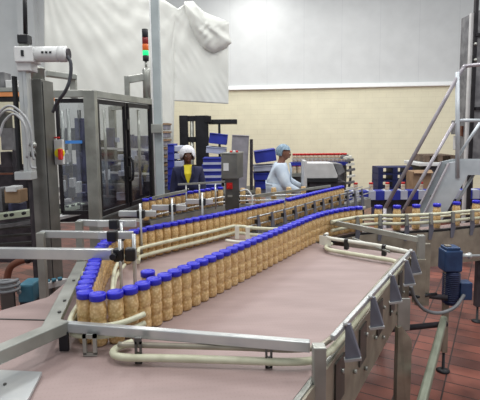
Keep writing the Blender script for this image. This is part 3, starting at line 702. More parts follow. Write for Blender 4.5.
# ---------------------------------------------------------------- big column with emergency switch
mc = thing('machine_column', 'broad stainless column with a red and yellow rotary isolator', 'machine column', (-1.6, 3.9, 0))
a, b = P(28.5, 135, 3.85), P(44, 135, 3.85); a.z = P(29.5, 79, 3.85).z
obj('column_shell', MB().bx((a.x, 3.85, .0), (b.x, 4.10, a.z)), 'steel_mid', mc, .005)
obj('column_spine', MB().bx((b.x, 3.868, .0), (b.x+.004, 3.876, a.z-.02)), 'black_plastic', mc)
obj('column_cap', MB().lathe([(.055, 0), (.055, .09), (.062, .092), (.062, .11), (.04, .115)], (P(38, 79, 3.97).x, 3.97, a.z), 20), 'steel', mc)
q = P(59.5, 152, 4.05)
sp = obj('switch_plate', MB().box((q.x, 4.05, q.z), (.075, .05, .22)), 'machine_light', mc, .004)
q = P(60, 153, 4.02); obj('switch_ring', MB().tube([(q.x, 4.025, q.z), (q.x, 4.0, q.z)], .042, 18), 'yellow', sp)
obj('switch_handle', MB().box((q.x+.018, 3.985, q.z-.01), (.03, .05, .095)), 'red', sp, .006)
q = P(57, 137.5, 4.05); obj('red_sticker', MB().box((q.x, 4.05, q.z), (.04, .03, .012)), 'red', sp)

# ---------------------------------------------------------------- lift actuator with servo motor
la = thing('lift_actuator', 'white linear lift axis with a horizontal servo motor on top', 'actuator', (-1.75, 3.7, 0))
Y = 3.7
a, b = P(17.5, 70, Y), P(29.5, 176, Y)
mb = MB().bx((a.x, Y, b.z), (a.x+.035, Y+.09, a.z)).bx((a.x+.038, Y-.006, b.z), (a.x+.062, Y+.09, a.z)).bx((a.x+.065, Y, b.z), (b.x, Y+.09, a.z))
obj('axis_profile', mb, 'steel_bright', la, .003)
obj('drag_chain', MB().pbox(14, 76, 17.3, 170, Y, .05), 'black_plastic', la)
obj('axis_head', MB().pbox(16, 62, 31, 71, Y-.02, .13), 'machine_light', la, .008)
obj('gear_head', MB().pbox(13, 46, 33, 62, Y-.04, .16), 'white_plastic', la, .01)
obj('head_marking', MB().pbox(20.5, 50, 23.5, 56, Y-.046, .006), 'black_plastic', la)
obj('connector', MB().pbox(16.5, 34, 27.5, 43, Y-.02, .09), 'black_plastic', la, .008)
obj('connector_ring', MB().lathe([(.035, 0), (.04, .02)], (P(22, 45, Y).x, Y+.03, P(22, 46, Y).z), 16), 'steel', la)
q = P(33, 52.5, Y); e = P(66.5, 53.5, Y); L = e.x-q.x
mo = obj('servo_motor', MB().lathe([(.048, 0), (.062, .006), (.062, L*.7), (.056, L*.71), (.056, L*.74), (.064, L*.75), (.064, L*.95), (.05, L)], (q.x, Y+.03, q.z-.01), 16, 'X'), 'white_plastic', la)
for x in (41, 45, 49): obj('motor_vent', MB().pbox(x, 51.2, x+2.2, 53.2, Y-.036, .012), 'black_plastic', mo)
obj('motor_endcap', MB().lathe([(.045, 0), (.045, .012)], (e.x, Y+.03, q.z-.01), 14, 'X'), 'machine_dark', mo)
obj('motor_cable', MB().tube(smoothpath([tuple(P(66, 55, Y)), tuple(P(70.5, 62, Y)), tuple(P(70.5, 76, Y)), tuple(P(66, 90, Y)), tuple(P(57, 103, Y+.1)), tuple(P(53, 112, Y+.14))], 8), .014), 'cable_dark', la)
obj('supply_hose', MB().tube([P(25.5, 34, Y+.02), P(24.5, -20, Y+.02)], .017), 'black_plastic', la)
hs = [[(-8, 128), (1, 114), (10, 110), (20, 116), (26, 130), (28, 148), (31, 166), (36, 168)],
      [(-8, 122), (4, 108), (14, 107), (26, 118), (31, 132), (32, 150), (34, 160)],
      [(-6, 148), (0, 134), (4, 122), (14, 114), (24, 124), (27, 140), (27, 158)]]
for i, h in enumerate(hs): obj('air_hose', MB().tube(smoothpath([tuple(P(x, y, Y-.12-i*.04)) for x, y in h], 6), .0095), 'hose_grey', la, label='pale looping air hose')
for y in (145, 154): q = P(33, y, Y-.1); obj('hose_fitting', MB().ball(tuple(q), .028, 10, 8), 'steel_dark' if y > 150 else 'steel', la)
obj('axis_slide', MB().pbox(14, 172, 31, 180, Y-.03, .12), 'steel_bright', la, .004)
obj('base_stand', MB().bx((a.x+.02, Y+.02, 0), (b.x-.02, Y+.09, b.z)), 'machine_dark', la)

# low clutter seen under the arms at the left
t = thing('copper_pipe', 'brown bent pipe elbow under the left guard arms', 'pipe', tuple(P(18, 266, 3.6)))
obj('pipe_run', MB().tube(smoothpath([tuple(P(28, 259, 3.6)), tuple(P(18, 262, 3.6)), tuple(P(10, 268, 3.6)), tuple(P(7, 280, 3.6)), tuple(P(6, 300, 3.6))], 6), .028), 'copper', t)
obj('pipe_collar', MB().ball(tuple(P(28, 259.5, 3.6)), .034, 10, 8), 'black_plastic', t)
t = thing('teal_drive_box', 'teal painted drive box low behind the pink belt', 'drive box', (P(24, 288, 3.0).x, 3.0, 0))
obj('housing', MB().pbox(17, 285, 33, 303, 3.0, .16), 'teal', t, .012)
obj('stand', MB().pbox(20, 302, 30, 345, 3.03, .08), 'machine_dark', t)
t = thing('hose_coil', 'pale grey looped hose lying beside the teal drive box', 'hose', tuple(P(8, 286, 2.95)))
obj('hose_loop', MB().tube([P(8, 286, 2.95)+Vector((math.cos(k*.4)*.07, math.sin(k*.4)*.05, .002*k-.05)) for k in range(48)], .012), 'cable_grey', t)
obj('hose_bracket', MB().pbox(0, 290, 16, 330, 2.98, .02), 'steel_dark', t)
t = thing('small_roller_rail', 'short pale rail with dark rollers behind the left guard arms', 'rail', (P(55, 283, 3.2).x, 3.2, 0))
obj('rail_body', MB().bar(P(44, 286, 3.1), P(66, 281, 3.3), .05, .04), 'machine_light', t)
obj('support', MB().pbox(50, 285, 56, 340, 3.22, .04), 'steel_dark', t)
for x in (48, 54, 60): q = P(x, 282.5-(x-48)*.2, 3.15); obj('roller', MB().lathe([(.016, 0), (.016, .02)], tuple(q), 10), 'teal', t)

# ---------------------------------------------------------------- forklift behind
fk = thing('forklift', 'black forklift mast with overhead guard parked before the cream wall', 'forklift', (-1.1, 10, 0))
Y = 9.8
for x0, x1 in ((179, 190), (195, 210)): obj('mast_channel', MB().pbox(x0, 115.5, x1, 232, Y, .14), 'black_metal', fk, .01)
for y in (116, 137, 165): obj('mast_crossbar', MB().pbox(180, y, 209, y+5, Y+.05, .05), 'black_metal', fk)
obj('lift_cylinder', MB().tube([P(192, 119, Y+.1), P(192, 225, Y+.1)], .04), 'steel', fk)
obj('backrest', MB().pbox(205, 116, 211, 122, Y-.05, .1), 'dark_frame', fk)
obj('overhead_guard', MB().pbox(206, 119.5, 237, 123.5, Y+.1, 1.1), 'black_metal', fk, .01)
for d in (.12, 1.1): obj('guard_post', MB().pbox(218, 123, 221.5, 200, Y+d, .07), 'black_metal', fk)
obj('chassis', MB().bx((P(200, 200, Y).x, Y+.2, .2), (P(245, 200, Y).x, Y+1.5, .95)), 'dark_frame', fk, .05)
for x in (208, 238):
    q = P(x, 200, Y); obj('wheel', MB().tube([(q.x, Y+.12, .25), (q.x, Y+.35, .25)], .25, 20), 'rubber', fk)
for x in (184, 202): q = P(x, 200, Y); obj('fork', MB().bx((q.x-.05, Y-1., .06), (q.x+.05, Y, .1)), 'black_metal', fk)

# ---------------------------------------------------------------- flattened carton stacks
def carton(label, x0, y0, x1, y1, Y, th, m, rot=0., band=None, name='carton_bundle', cat='cartons', group='blue and grey cartons behind the workers', lid=True):
    a, b = P(x0, y0, Y), P(x1, y1, Y); c = Vector(((a.x+b.x)/2, Y+th/2, (a.z+b.z)/2)); wd, ht = abs(b.x-a.x), abs(a.z-b.z)
    t = thing(name, label, cat, tuple(c), group)
    o = obj('carton_body', MB().box(c, (wd, th, ht), 0, rot), m, t, .006)
    R = Matrix.Rotation(rot, 3, 'Y')
    if band:
        o2 = obj('pale_band', MB().box(c+R @ Vector((0, 0, -ht*.5+ht*band/2)), (wd*1.01, th*1.02, ht*band), 0, rot), 'grey_carton', t)
    if lid: obj('top_flap', MB().box(c+R @ Vector((0, -.01, ht/2+.006)), (wd*1.02, th*1.02, .012), 0, rot), m, t)
    return t
for i in range(6):
    y = 145+i*7.6
    carton('blue carton with pale edge left of the woman, %s from the top' % ordi(i+1), 167.5, y, 174, y+7, 8.2, .5, 'blue_carton', 0, None)
    t_ = [o for o in COL.objects if o.name.startswith('carton_bundle')][-1]; t_ = bpy.data.objects['carton_bundle' if i == 0 else 'carton_bundle.%03d' % i]
    obj('pale_end', MB().pbox(174, y+1, 182+(i % 2), y+6.5, 8.22, .4), 'grey_carton', t_, .01)
for i in range(5):
    y = 158.9+i*6.6
    carton('blue carton with pale edge right of the woman, %s from the top' % ordi(i+1), 203-(i % 2), y, 221, y+5.6, 8.0, .5, 'blue_carton', 0, .4)
carton('tilted blue carton topmost above the control box', 209, 134.5, 227, 144, 8.3, .5, 'blue_carton', .12)
carton('pale grey carton slab under the topmost blue carton', 206, 148, 226, 153.5, 8.3, .5, 'grey_carton', .1)
carton('large grey-brown carton bundle standing right behind the control box', 230.5, 136, 248, 190.4, 8.1, .6, 'greybrown_carton', .06)
for i in range(6):
    y = 140+i*8.4
    carton('dark strapped block at the right edge of the grey bundle, %s from the top' % ordi(i+1), 250, y, 253, y+8.2, 8.05, .2, 'machine_dark', .0, None, 'strapped_block', 'packing block')
carton('tilted blue carton between the grey bundle and the man, uppermost', 255, 151, 276, 162, 8.4, .5, 'blue_carton', -.13)
carton('pale carton under the tilted blue one beside the man', 254, 166.5, 275, 171, 8.4, .5, 'grey_carton', -.04)
carton('lower blue carton beside the man', 254, 174, 275, 180, 8.4, .5, 'blue_carton', -.02)
carton('blue carton lying lowest beside the man', 255, 182.5, 274, 189, 8.4, .5, 'blue_carton', .0)
for i in range(9):
    y = 124+i*8.2
    t_ = thing('tray', 'grey-brown tray stack layer beside the pole, %s from the top' % ordi(i+1), 'tray', tuple(P(158, y+4, 8.9)), 'grey-brown trays stacked behind the pole')
    obj('tray_body', MB().pbox(150, y, 167, y+5.5, 8.9, .5), 'greybrown_carton', t_, .01)
    obj('tray_rim', MB().pbox(149.5, y-.8, 167.5, y+.8, 8.88, .54), 'cardboard', t_)
# the pallets that carry them
def pallet(label, x0, x1, y0, y1, z, m='pallet_blue', group=None, n=5):
    t = thing('pallet', label, 'pallet', ((x0+x1)/2, (y0+y1)/2, z), group)
    w_ = x1-x0
    for k in range(n): xx = y0+(y1-y0)*(k+.5)/n; obj('deck_board', MB().bx((x0, xx-.05, z+.125), (x1, xx+.05, z+.142)), m, t)
    for k in range(3): xx = x0+.05+(w_-.1)*k/2; obj('stringer_block', MB().bx((xx-.05, y0, z+.015), (xx+.05, y1, z+.125)), m, t)
    for k in range(3): yy = y0+.05+(y1-y0-.1)*k/2; obj('base_board', MB().bx((x0, yy-.045, z), (x1, yy+.045, z+.015)), m, t)
    return t
for i, (x0, x1, top_) in enumerate(((-1.4, -.95, .98), (-.75, .7, .66))):
    pass
stand = thing('carton_table', 'grey steel table carrying the blue carton stacks', 'table', (-.35, 8.4, 0))
zc = min(P(200, 190, 8.0).z, P(175, 190.2, 8.2).z)-.03
obj('table_top', MB().bx((-1.45, 7.9, zc-.04), (.75, 9.0, zc)), 'steel_dark', stand)
for x, y in ((-1.4, 7.95), (.7, 7.95), (-1.4, 8.95), (.7, 8.95)): obj('leg', MB().bx((x-.03, y-.03, 0), (x+.03, y+.03, zc-.04)), 'steel_dark', stand)

# ---------------------------------------------------------------- people
def skin_mesh(verts, edges, rad, root, sub=2):
    me = bpy.data.meshes.new('tmp'); me.from_pydata(verts, edges, []); o = bpy.data.objects.new('tmp', me); COL.objects.link(o)
    o.modifiers.new('s', 'SKIN')
    for i, r in enumerate(rad):
        sv = me.skin_vertices[0].data[i]; sv.radius = (r, r) if not hasattr(r, '__len__') else r; sv.use_root = (i == root)
    m2 = o.modifiers.new('d', 'SUBSURF'); m2.levels = sub
    dg = bpy.context.evaluated_depsgraph_get(); dg.update(); res = bpy.data.meshes.new_from_object(o.evaluated_get(dg))
    vs = [v.co.copy() for v in res.vertices]; fs = [tuple(p.vertices) for p in res.polygons]
    bpy.data.objects.remove(o); return vs, fs
def person(label, loc, rz, h, skin, coat, net, arms, lean=0., wideh=1., bulk=1., yellow=False, headturn=0.):
    """local frame faces -Y; arms = (shoulder-relative elbow, wrist) pairs for left (+x) and right (-x)"""
    k = h/1.7
    def T(p):
        x, y, z = p
        if z > .95 and lean:
            c, s = math.cos(lean), math.sin(lean); dz = z-.95; y, z = y*c-dz*s, .95+y*s+dz*c
        return Matrix.Rotation(rz, 3, 'Z') @ Vector((x*k, y*k, z*k))+Vector(loc)
    t = thing('person', label, 'person', loc)
    V = []; E = []; R = []
    def node(p, r, par=None):
        V.append(T(p)); R.append(r*k if not hasattr(r, '__len__') else (r[0]*k, r[1]*k))
        if par is not None: E.append((par, len(V)-1))
        return len(V)-1
    pel = node((0, 0, .95), .12); sp_ = node((0, 0, 1.12), .10, pel); chs = node((0, .0, 1.32), .105, sp_)
    nk = node((0, 0, 1.44), .06, chs); nk2 = node((0, -.01, 1.50), .05, nk); hd = node((0, -.02, 1.58), .07, nk2)
    wrists = []
    for s, (el, wr_) in zip((1, -1), arms):
        sh_ = node((s*.17*wideh, 0, 1.38), .062, chs)
        e_ = node((s*.2*wideh+s*el[0], el[1], 1.38+el[2]), .042, sh_)
        w_ = node((s*.2*wideh+s*wr_[0], wr_[1], 1.38+wr_[2]), .027, e_)
        d = (Vector(wr_)-Vector(el)).normalized(); wp = Vector((s*.2*wideh+s*wr_[0], wr_[1], 1.38+wr_[2])); dd = Vector((s*d.x, d.y, d.z))
        side_ = dd.cross(Vector((0, 0, 1))); side_ = side_.normalized() if side_.length > .2 else Vector((0, 1, 0))
        dn = dd.cross(side_).normalized()
        palm = node(tuple(wp+dd*.05), (.036, .02), w_)
        knu = node(tuple(wp+dd*.085), (.036, .016), palm)
        for f, (o_, L) in enumerate(((-.030, .065), (-.010, .078), (.010, .072), (.030, .056))):
            a_ = node(tuple(wp+dd*(.10)+side_*o_), .009, knu); b_ = node(tuple(wp+dd*(.10+L*.5)+side_*o_*1.1+dn*.008), .0085, a_)
            node(tuple(wp+dd*(.10+L*.85)+side_*o_*1.1+dn*.028), .0075, b_)
        a_ = node(tuple(wp+dd*.06-side_*s*.045), .011, palm); node(tuple(wp+dd*.095-side_*s*.058+dn*.01), .009, a_)
        wrists.append((T((s*.17*wideh, 0, 1.38)), T((s*.2*wideh+s*el[0], el[1], 1.38+el[2])), T((s*.2*wideh+s*wr_[0], wr_[1], 1.38+wr_[2]))))
    lg = []
    for s in (1, -1):
        a_ = node((s*.09, 0, .86), .085, pel); b_ = node((s*.10, -.01, .48), .058, a_); c_ = node((s*.10, .02, .09), .038, b_); d_ = node((s*.11, -.10, .035), .033, c_)
        lg.append((a_, b_, c_, d_))
    vs, fs = skin_mesh(V, E, R, pel)
    mb = MB().add(vs, fs, True)
    # head with nose, brow, chin and ears, part of the same body mesh
    hc = Vector((0, -.03, 1.61)); hv = []; hf = []; n, m = 24, 18
    for i in range(m+1):
        th = PI*i/m
        for j in range(n):
            ph = 2*PI*j/n; x, y, z = math.sin(th)*math.cos(ph), math.sin(th)*math.sin(ph), math.cos(th)
            rx, ry, rz_ = .073, .092, .115
            if z < 0: rx *= 1-.25*z*z; ry *= 1-.12*z*z
            p = Vector((x*rx, y*ry, z*rz_))
            if y < 0:
                g = math.exp(-(x/.16)**2)
                p.y -= .024*g*math.exp(-((z+.22)/.16)**2)*(1 if z > -.3 else .9)
                p.y -= .006*math.exp(-((z-.15)/.1)**2)
                p.y += .010*math.exp(-((abs(x)-.36)/.14)**2)*math.exp(-((z-.02)/.1)**2)
                p.y -= .008*g*math.exp(-((z+.52)/.08)**2)
                p.y -= .008*math.exp(-(x/.25)**2)*math.exp(-((z+.85)/.12)**2)
            p = Matrix.Rotation(headturn, 3, 'Z') @ p
            hv.append(T(hc+p))
    for i in range(m):
        for j in range(n): hf.append((i*n+j, (i+1)*n+j, (i+1)*n+(j+1) % n, i*n+(j+1) % n))
    mb.add(hv, hf, True)
    HR = Matrix.Rotation(headturn, 3, 'Z')
    for s in (-1, 1):
        e_ = MB().ball((0, 0, 0), (.011, .018, .03), 10, 8); mb.add([T(hc+HR @ (v+Vector((s*.074, .01, -.005)))) for v in e_.v], e_.f, True)
    obj('body', mb, skin, t)
    for s in (-1, 1):
        e_ = MB().ball((0, 0, 0), (.013, .008, .008), 10, 8)
        o = obj('eye', MB().add([T(hc+HR @ (v+Vector((s*.029, -.079, .004)))) for v in e_.v], e_.f, True), 'eye_white', t)
        e_ = MB().ball((0, 0, 0), (.005, .004, .005), 8, 6)
        obj('pupil', MB().add([T(hc+HR @ (v+Vector((s*.029, -.086, .004)))) for v in e_.v], e_.f, True), 'black_plastic', o)
    e_ = MB().ball((0, 0, 0), (.024, .008, .008), 10, 6); obj('lips', MB().add([T(hc+HR @ (v+Vector((0, -.088, -.061)))) for v in e_.v], e_.f, True), 'lip', t)
    # hair net
    pts = []; ff = []; n, m = 28, 10
    for i in range(m+1):
        th = (PI*.70)*i/m
        for j in range(n):
            ph = 2*PI*j/n; x, y, z = math.sin(th)*math.cos(ph), math.sin(th)*math.sin(ph), math.cos(th)
            rr = 1+.05*math.sin(ph*9+i)*math.sin(th)
            p = Vector((x*.098*rr*net[1], .018+y*.112*rr*net[1], .018+z*.115*net[1]))
            if y < .15: p.z = max(p.z, .052-.13*max(0, (abs(p.x)-.05)/.05)*(net[1]-1)*4)
            p.y = max(p.y, -.094)
            pts.append(T(hc+HR @ p))
    for i in range(m):
        for j in range(n): ff.append((i*n+j, (i+1)*n+j, (i+1)*n+(j+1) % n, i*n+(j+1) % n))
    o = obj('hair_net', MB().add(pts, ff, True), net[0], t); s_ = o.modifiers.new('thickness', 'SOLIDIFY'); s_.thickness = .004
    # coat
    V2 = []; E2 = []; R2 = []
    def nd(p, r, par=None, world=False):
        V2.append(p if world else T(p)); R2.append(tuple(a*k for a in r) if hasattr(r, '__len__') else r*k)
        if par is not None: E2.append((par, len(V2)-1))
        return len(V2)-1
    p0 = nd((0, 0, .95), .17*bulk); nd((0, 0, .66), .18*bulk, p0); p1 = nd((0, 0, 1.12), .165*bulk, p0); p2 = nd((0, .0, 1.30), .165*bulk, p1); nd((0, .01, 1.445), .095, p2)
    for (a_, b_, c_) in wrists:
        i1 = nd(a_, .092*bulk, p2, True); i2 = nd(b_, .07*bulk, i1, True); nd(b_.lerp(c_, .93), .046, i2, True)
    vs, fs = skin_mesh(V2, E2, R2, p0)
    co = obj('coat', MB().add(vs, fs, True), coat, t)
    # lapels and collar
    for s in (-1, 1):
        obj('lapel', MB().prism([T((s*.005, -.165, 1.20)), T((s*.05, -.168, 1.36)), T((s*.055, -.13, 1.47)), T((s*.10, -.12, 1.46)), T((s*.10, -.165, 1.34))], Matrix.Rotation(rz, 3, 'Z') @ Vector((0, -.012, 0))), coat, co)
    if yellow:
        obj('shirt', MB().prism([T((0, -.163, 1.20)), T((.055, -.163, 1.36)), T((.06, -.11, 1.485)), T((-.06, -.11, 1.485)), T((-.055, -.163, 1.36))], Matrix.Rotation(rz, 3, 'Z') @ Vector((0, .02, 0))), 'yellow', t, label='yellow shirt in the open collar')
    for j, z in enumerate((1.14, 1.02, .9)): q = T((.0, -.172, z)); obj('button', MB().ball(tuple(q), .009, 8, 6), 'white_plastic', co)
    # trousers, shoes
    for s in (-1, 1):
        v3 = [T((s*.09, 0, .86)), T((s*.10, -.01, .48)), T((s*.10, .02, .12))]
        vs, fs = skin_mesh(v3, [(0, 1), (1, 2)], [.1*k, .075*k, .062*k], 0, 1)
        obj('trouser_leg', MB().add(vs, fs, True), 'dark_trousers', t)
        e_ = MB().ball((0, 0, 0), (.05, .13, .05), 14, 8)
        obj('shoe', MB().add([T(Vector((s*.105, -.06, .045))+Vector((v.x, v.y, max(v.z, -.043)))) for v in e_.v], e_.f, True), 'rubber', t)
    return t
person('woman in navy coat, yellow shirt and white hair net standing behind the far conveyor', (P(188.5, 200, 6.5).x, 6.5, 0), .12, 1.655, 'skin_brown', 'navy_cloth', ('net_white', 1.22),
       [((.0, -.03, -.27), (.02, -.16, -.46)), ((.0, -.03, -.27), (.02, -.16, -.46))], 0, 1.02, 1.0, True, .1)
person('worker in white coat and pale blue hair net reaching towards the labelling machine', (P(277, 200, 6.75).x, 6.75, 0), PI/2-.05, 1.68, 'skin_mid', 'white_cloth', ('net_blue', 1.0),
       [((.0, -.16, -.22), (-.03, -.42, -.28)), ((.0, -.10, -.25), (-.04, -.36, -.32))], .12, .95, 1.16)

# ---------------------------------------------------------------- labelling machine and red-capped jar line behind it
lm = thing('labelling_machine', 'low machine with slanted white hood beside the man in white', 'machine', (P(325, 180, 6.6).x, 6.6, 0))
Y = 6.5
def pz(pts, Yv): return [P(x, y, Yv) for x, y in pts]
obj('hood', MB().prism(pz([(306, 163), (333, 163), (338, 176), (337, 178.5), (306, 178.5)], Y), (0, .35, 0)), 'machine_light', lm, .01, label='white slanted hood')
obj('hood_end', MB().prism(pz([(333.5, 163.5), (342, 164), (345, 172), (338.5, 176)], Y+.05), (0, .4, 0)), 'machine_grey', lm, .006)
obj('hood_trim', MB().pbox(306, 178.5, 338, 182, Y-.01, .4), 'black_plastic', lm)
obj('side_plate', MB().pbox(304, 161, 307, 187, Y-.02, .3), 'machine_light', lm, .004)
obj('body', MB().pbox(309, 182, 346, 191, Y+.02, .4), 'machine_dark', lm, .01)
obj('base', MB().bx((P(309, 190, Y).x, Y+.05, 0), (P(343, 190, Y).x, Y+.4, P(309, 190, Y).z)), 'dark_frame', lm)
rj = MB().lathe([(.034, 0), (.038, .004), (.039, .05), (.036, .06), (.038, .07), (.038, .1), (.032, .112)], n=14)
rc = MB().lathe([(.033, .11), (.037, .111), (.037, .138), (.032, .142)], n=14)
small0 = None
def small_jar(p, label, group, mbody='spread'):
    global small0
    if small0 is None:
        small0 = thing('jar', label, 'jar'); obj('jar_body', rj, 'small_body', small0); obj('cap', rc, 'cap_red', small0); r = small0
    else:
        r = small0.copy(); COL.objects.link(r)
        for ch in list(small0.children): c = ch.copy(); COL.objects.link(c); c.parent = r
    r.location = p; r['label'] = label; r['group'] = group
mat('small_body', (214, 206, 194), .4, 0, (186, 160, 130), 18)
rl = thing('jar_rack_conveyor', 'raised two-level conveyor of red-capped jars behind the white hooded machine', 'conveyor', (P(320, 170, 7.4).x, 7.4, 0))
Y = 7.4
za, zb = P(320, 162, Y).z, P(300, 173, Y).z
xa, xb = P(291, 162, Y).x, P(347, 162, Y).x
obj('upper_deck', MB().bx((xa, Y-.07, za-.05), (xb, Y+.1, za)), 'blue_carton', rl, label='blue upper deck')
obj('lower_deck', MB().bx((xa, Y-.1, zb-.05), (P(306, 170, Y).x, Y+.1, zb)), 'steel', rl)
obj('deck_rail', MB().bx((xa, Y-.09, za+.05), (xb, Y-.08, za+.065)), 'steel_bright', rl)
obj('back_panel', MB().bx((xa+.05, Y+.12, .9), (xb-.02, Y+.16, za-.02)), 'machine_grey', rl)
for x in (xa+.03, xb-.03): obj('leg', MB().bx((x-.025, Y+.0, 0), (x+.025, Y+.06, za-.05)), 'steel_dark', rl)
for i in range(13):
    x = xa+.06+i*(xb-xa-.1)/12; small_jar((x, Y, za+.001), 'small red-capped jar on the blue upper deck, %s from the left' % ordi(i+1), 'red-capped jars on the upper deck')
for i in range(3):
    x = xa+.05+i*.085; small_jar((x, Y-.03, zb+.001), 'small red-capped jar on the lower deck above the man\'s arm, %s from the left' % ordi(i+1), 'red-capped jars on the lower deck')
# twisting chute of clips on its right
ct = thing('twist_chute', 'curving chute of small clips right of the white hooded machine', 'chute', (P(349, 180, 7.1).x, 7.1, 0))
cpts = smoothpath([tuple(P(342, 156, 7.2)), tuple(P(348, 158, 7.1)), tuple(P(350, 166, 7.1)), tuple(P(350.5, 178, 7.1)), tuple(P(348, 190, 7.1)), tuple(P(344, 198, 7.0))], 6)
obj('chute_spine', MB().tube(cpts, .02), 'steel_dark', ct)
for i, p in enumerate(cpts[2::3]):
    obj('clip', MB().box(p+Vector((0, -.03, 0)), (.13, .04, .04), 0, -.2), 'uhmw_white' if i % 2 else 'machine_grey', ct, .005)
obj('chute_leg', MB().tube([P(348, 190, 7.15), (P(348, 190, 7.15).x, 7.15, 0)], .02), 'steel_dark', ct)

# ---------------------------------------------------------------- far blue conveyor with red-capped jars
fc = thing('far_conveyor', 'long blue-sided conveyor with grey blocks below the cream wall at right', 'conveyor', (P(420, 195, 8).x, 8, 0))
Y = 8.0
zt = P(400, 191, Y).z; x0, x1 = P(344, 191, Y).x, P(520, 191, Y).x
obj('side_board', MB().bx((x0, Y, zt-.16), (x1, Y+.25, zt)), 'blue_carton', fc)
for x in (372, 388, 404, 422, 440, 458, 476, 356):
    q = P(x, 191, Y); obj('grey_block', MB().bx((q.x-.06, Y-.02, zt-.15), (q.x+.06, Y+.2, zt+.004)), 'grey_carton', fc)
obj('frame_beam', MB().bx((x0, Y+.01, zt-.28), (x1, Y+.2, zt-.16)), 'dark_frame', fc)
for k in range(5): x = x0+.1+k*(x1-x0-.2)/4; obj('leg', MB().bx((x-.04, Y+.05, 0), (x+.04, Y+.13, zt-.28)), 'machine_grey', fc)
for i, x in enumerate((357, 372.5, 389, 405, 423)):
    q = P(x, 191, Y); small_jar((q.x, Y+.1, zt+.005), 'small red-capped jar on the long blue-sided conveyor, %s from the left' % ordi(i+1), 'red-capped jars on the long blue-sided conveyor')
    
# ---------------------------------------------------------------- pallets, goods and stair at the right
xl_, xr_ = P(378, 190, 9.3).x, P(412, 190, 9.3).x
for i in range(8): pallet('empty blue pallet beyond the stair rails, %s from the floor in its stack' % ordi(i+1), xl_, xr_, 9.3, 9.75, .002+i*.1425, group='blue pallets in the stack', n=4)
pg_x0, pg_x1 = P(424, 170, 9.2).x, P(474, 170, 9.2).x
wg = thing('wrapped_goods', 'dark wrapped load of goods behind the stair', 'goods', ((pg_x0+pg_x1)/2, 9.5, 0))
zg = P(440, 161, 9.2).z
obj('load', MB().bx((pg_x0, 9.2, .0), (pg_x1, 10.0, zg-.10)), 'machine_dark', wg, .02)
obj('white_sheet', MB().bx((P(418, 165, 9.2).x, 9.15, zg-.10), (P(452, 165, 9.2).x, 10.0, zg-.03)), 'white_plastic', wg, .01)
obj('crate_front', MB().pbox(430, 172, 446, 192, 9.14, .05), 'machine_grey', wg)
obj('crate_front', MB().pbox(452, 168, 472, 184, 9.14, .05), 'machine_blue', wg)
pallet('brown wooden pallet lying on top of the dark wrapped load', P(426, 157, 9.2).x, P(457, 157, 9.2).x, 9.25, 9.95, zg-.03, 'wood')
q0, q1 = P(410, 171, 8.9), P(428, 187, 8.9)
bxx = thing('cardboard_box', 'open brown cardboard box left of the dark wrapped load', 'box', ((q0.x+q1.x)/2, 8.95, 0))
obj('box_body', MB().bx((q0.x, 8.75, 0), (q1.x, 9.1, q0.z)), 'cardboard', bxx, .005)
obj('flap', MB().box(((q0.x+q1.x)/2, 8.72, q0.z), (q1.x-q0.x, .1, .01), 0, 0, .6), 'cardboard', bxx)
# tall equipment rack at the far right
rk = thing('equipment_rack', 'tall dark framed rack with grey panels at the right edge', 'rack', (P(480, 150, 6.6).x, 6.6, 0))
Y = 6.6
obj('rack_post', MB().bx((P(474, 50, Y).x, Y, 0), (P(477, 50, Y).x, Y+.06, 4.6)), 'dark_frame', rk)
obj('side_channel', MB().bx((P(471.5, 50, Y).x, Y+.04, 0), (P(474, 50, Y).x, Y+.1, P(474, 12, Y).z)), 'machine_light', rk)
obj('rack_panel', MB().bx((P(477, 50, Y).x, Y+.02, 1.4), (P(520, 50, Y).x, Y+.5, P(478, 10, Y).z)), 'machine_grey', rk)
for y in (33, 107): obj('panel_strap', MB().pbox(476, y, 520, y+2.5, Y-.02, .04), 'dark_frame', rk)
for y in (44, 60): q = P(475.5, y, Y); obj('bolt', MB().ball(tuple(q), .025, 8, 6), 'steel', rk)
for i, (a_, b_) in enumerate(((120, 134), (136, 150), (152, 166))): obj('shelf_box', MB().pbox(460+i*2, a_, 500, b_, Y+.6, .3), ('machine_grey', 'machine_light', 'machine_blue')[i], rk, .01)
hk = thing('hook_bracket', 'small dark hook standing on the grey shelf behind the stair post', 'bracket', tuple(P(463.5, 131, 6.9)))
obj('hook', MB().pbox(461.5, 126, 463.5, 136, 6.9, .04).pbox(463, 130, 467, 132, 6.9, .04).pbox(466, 128, 468, 136, 6.9, .04), 'copper', hk)

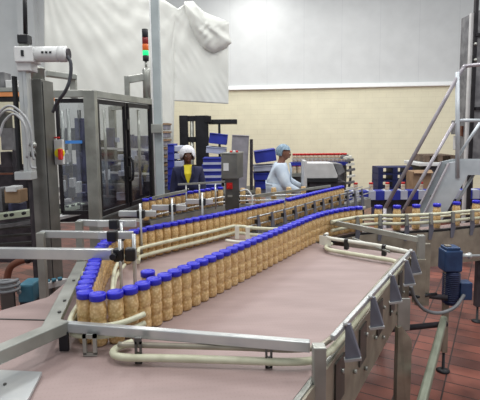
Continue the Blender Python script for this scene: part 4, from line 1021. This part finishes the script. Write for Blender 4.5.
st = thing('access_stair', 'steel crossover stair with tubular handrails climbing to the right', 'stair', (2.2, 5.4, 0))
for Y, nm in ((5.2, 'near'), (5.40, 'far')):
    r1 = [P(385, 208, 5.2), P(452, 87, 5.2), P(457, 78, 5.2), P(463, 69, 5.2), P(470, 65.5, 5.2), P(520, 62, 5.2)]
    r2 = [P(400, 216, 5.2), P(454, 123, 5.2)]
    sh = Vector((0, Y-5.2, 0))
    if nm == 'near':
        obj('handrail', MB().tube([p+sh for p in [r1[0]]+smoothpath([tuple(p) for p in r1[1:]], 6)], .021, 12), 'rail_tube', st)
        obj('mid_rail', MB().tube([p+sh for p in r2], .019, 12), 'rail_tube', st)
        obj('newel_post', MB().tube([(r1[0].x, Y, 0), r1[0]+sh], .02), 'rail_tube', st)
    a = P(457.5, 72, 5.2)
    if nm == 'near':
        obj('guard_post', MB().tube([a, P(457.5, 178, 5.2)], .024, 12), 'galvanised', st)
        obj('platform_rail', MB().tube([P(457, 120.5, 5.2), P(520, 120.5, 5.2)], .02, 12), 'galvanised', st)
        obj('brace', MB().tube([P(484, 117, 5.35), P(459, 155, 5.35)], .018, 10), 'galvanised', st)
        obj('brace', MB().tube([P(474, 174, 5.3), P(452, 210, 5.3)], .017, 10), 'galvanised', st)
    pts = [P(427, 208, 5.2), P(449, 163, 5.2), P(462, 160, 5.2), P(520, 160, 5.2), P(520, 175, 5.2), P(468, 175, 5.2), P(449, 208, 5.2)]
    pts = [p+sh for p in pts]
    d = (pts[0]-pts[1]); e1 = pts[0]+d*(pts[0].z/(-d.z)); dd = pts[6]-pts[5]; e2 = pts[6]+dd*(pts[6].z/(-dd.z))
    k_ = pts[1]+(pts[2]-pts[1])*1.0
    obj('stringer', MB().prism([e1, pts[1], k_, pts[5], e2], (0, .02, 0)), 'galvanised', st, label='pale galvanised stringer plate')
    obj('platform_skirt', MB().prism([k_, pts[3], pts[4], pts[5]], (0, .02, 0)), 'galvanised', st)
    obj('stringer_flange', MB().bar(e1, pts[1], .04, .015), 'rail_tube', st)
pa, pb = P(430, 200, 5.2), P(449, 163, 5.2); d = (pb-pa).normalized()
z = .2; nT = 0
while z < pb.z-.05:
    x = pa.x+(z-pa.z)/d.z*d.x; obj('tread', MB().bx((x+.07, 5.22, z-.015), (x+.24, 5.40, z)), 'steel', st); z += .23
obj('platform', MB().bx((pb.x+.05, 5.22, pb.z-.06), (P(520, 160, 5.2).x, 5.40, pb.z-.03)), 'steel', st)
obj('platform_leg', MB().bx((3.0, 5.3, 0), (3.06, 5.36, pb.z-.06)), 'galvanised', st)
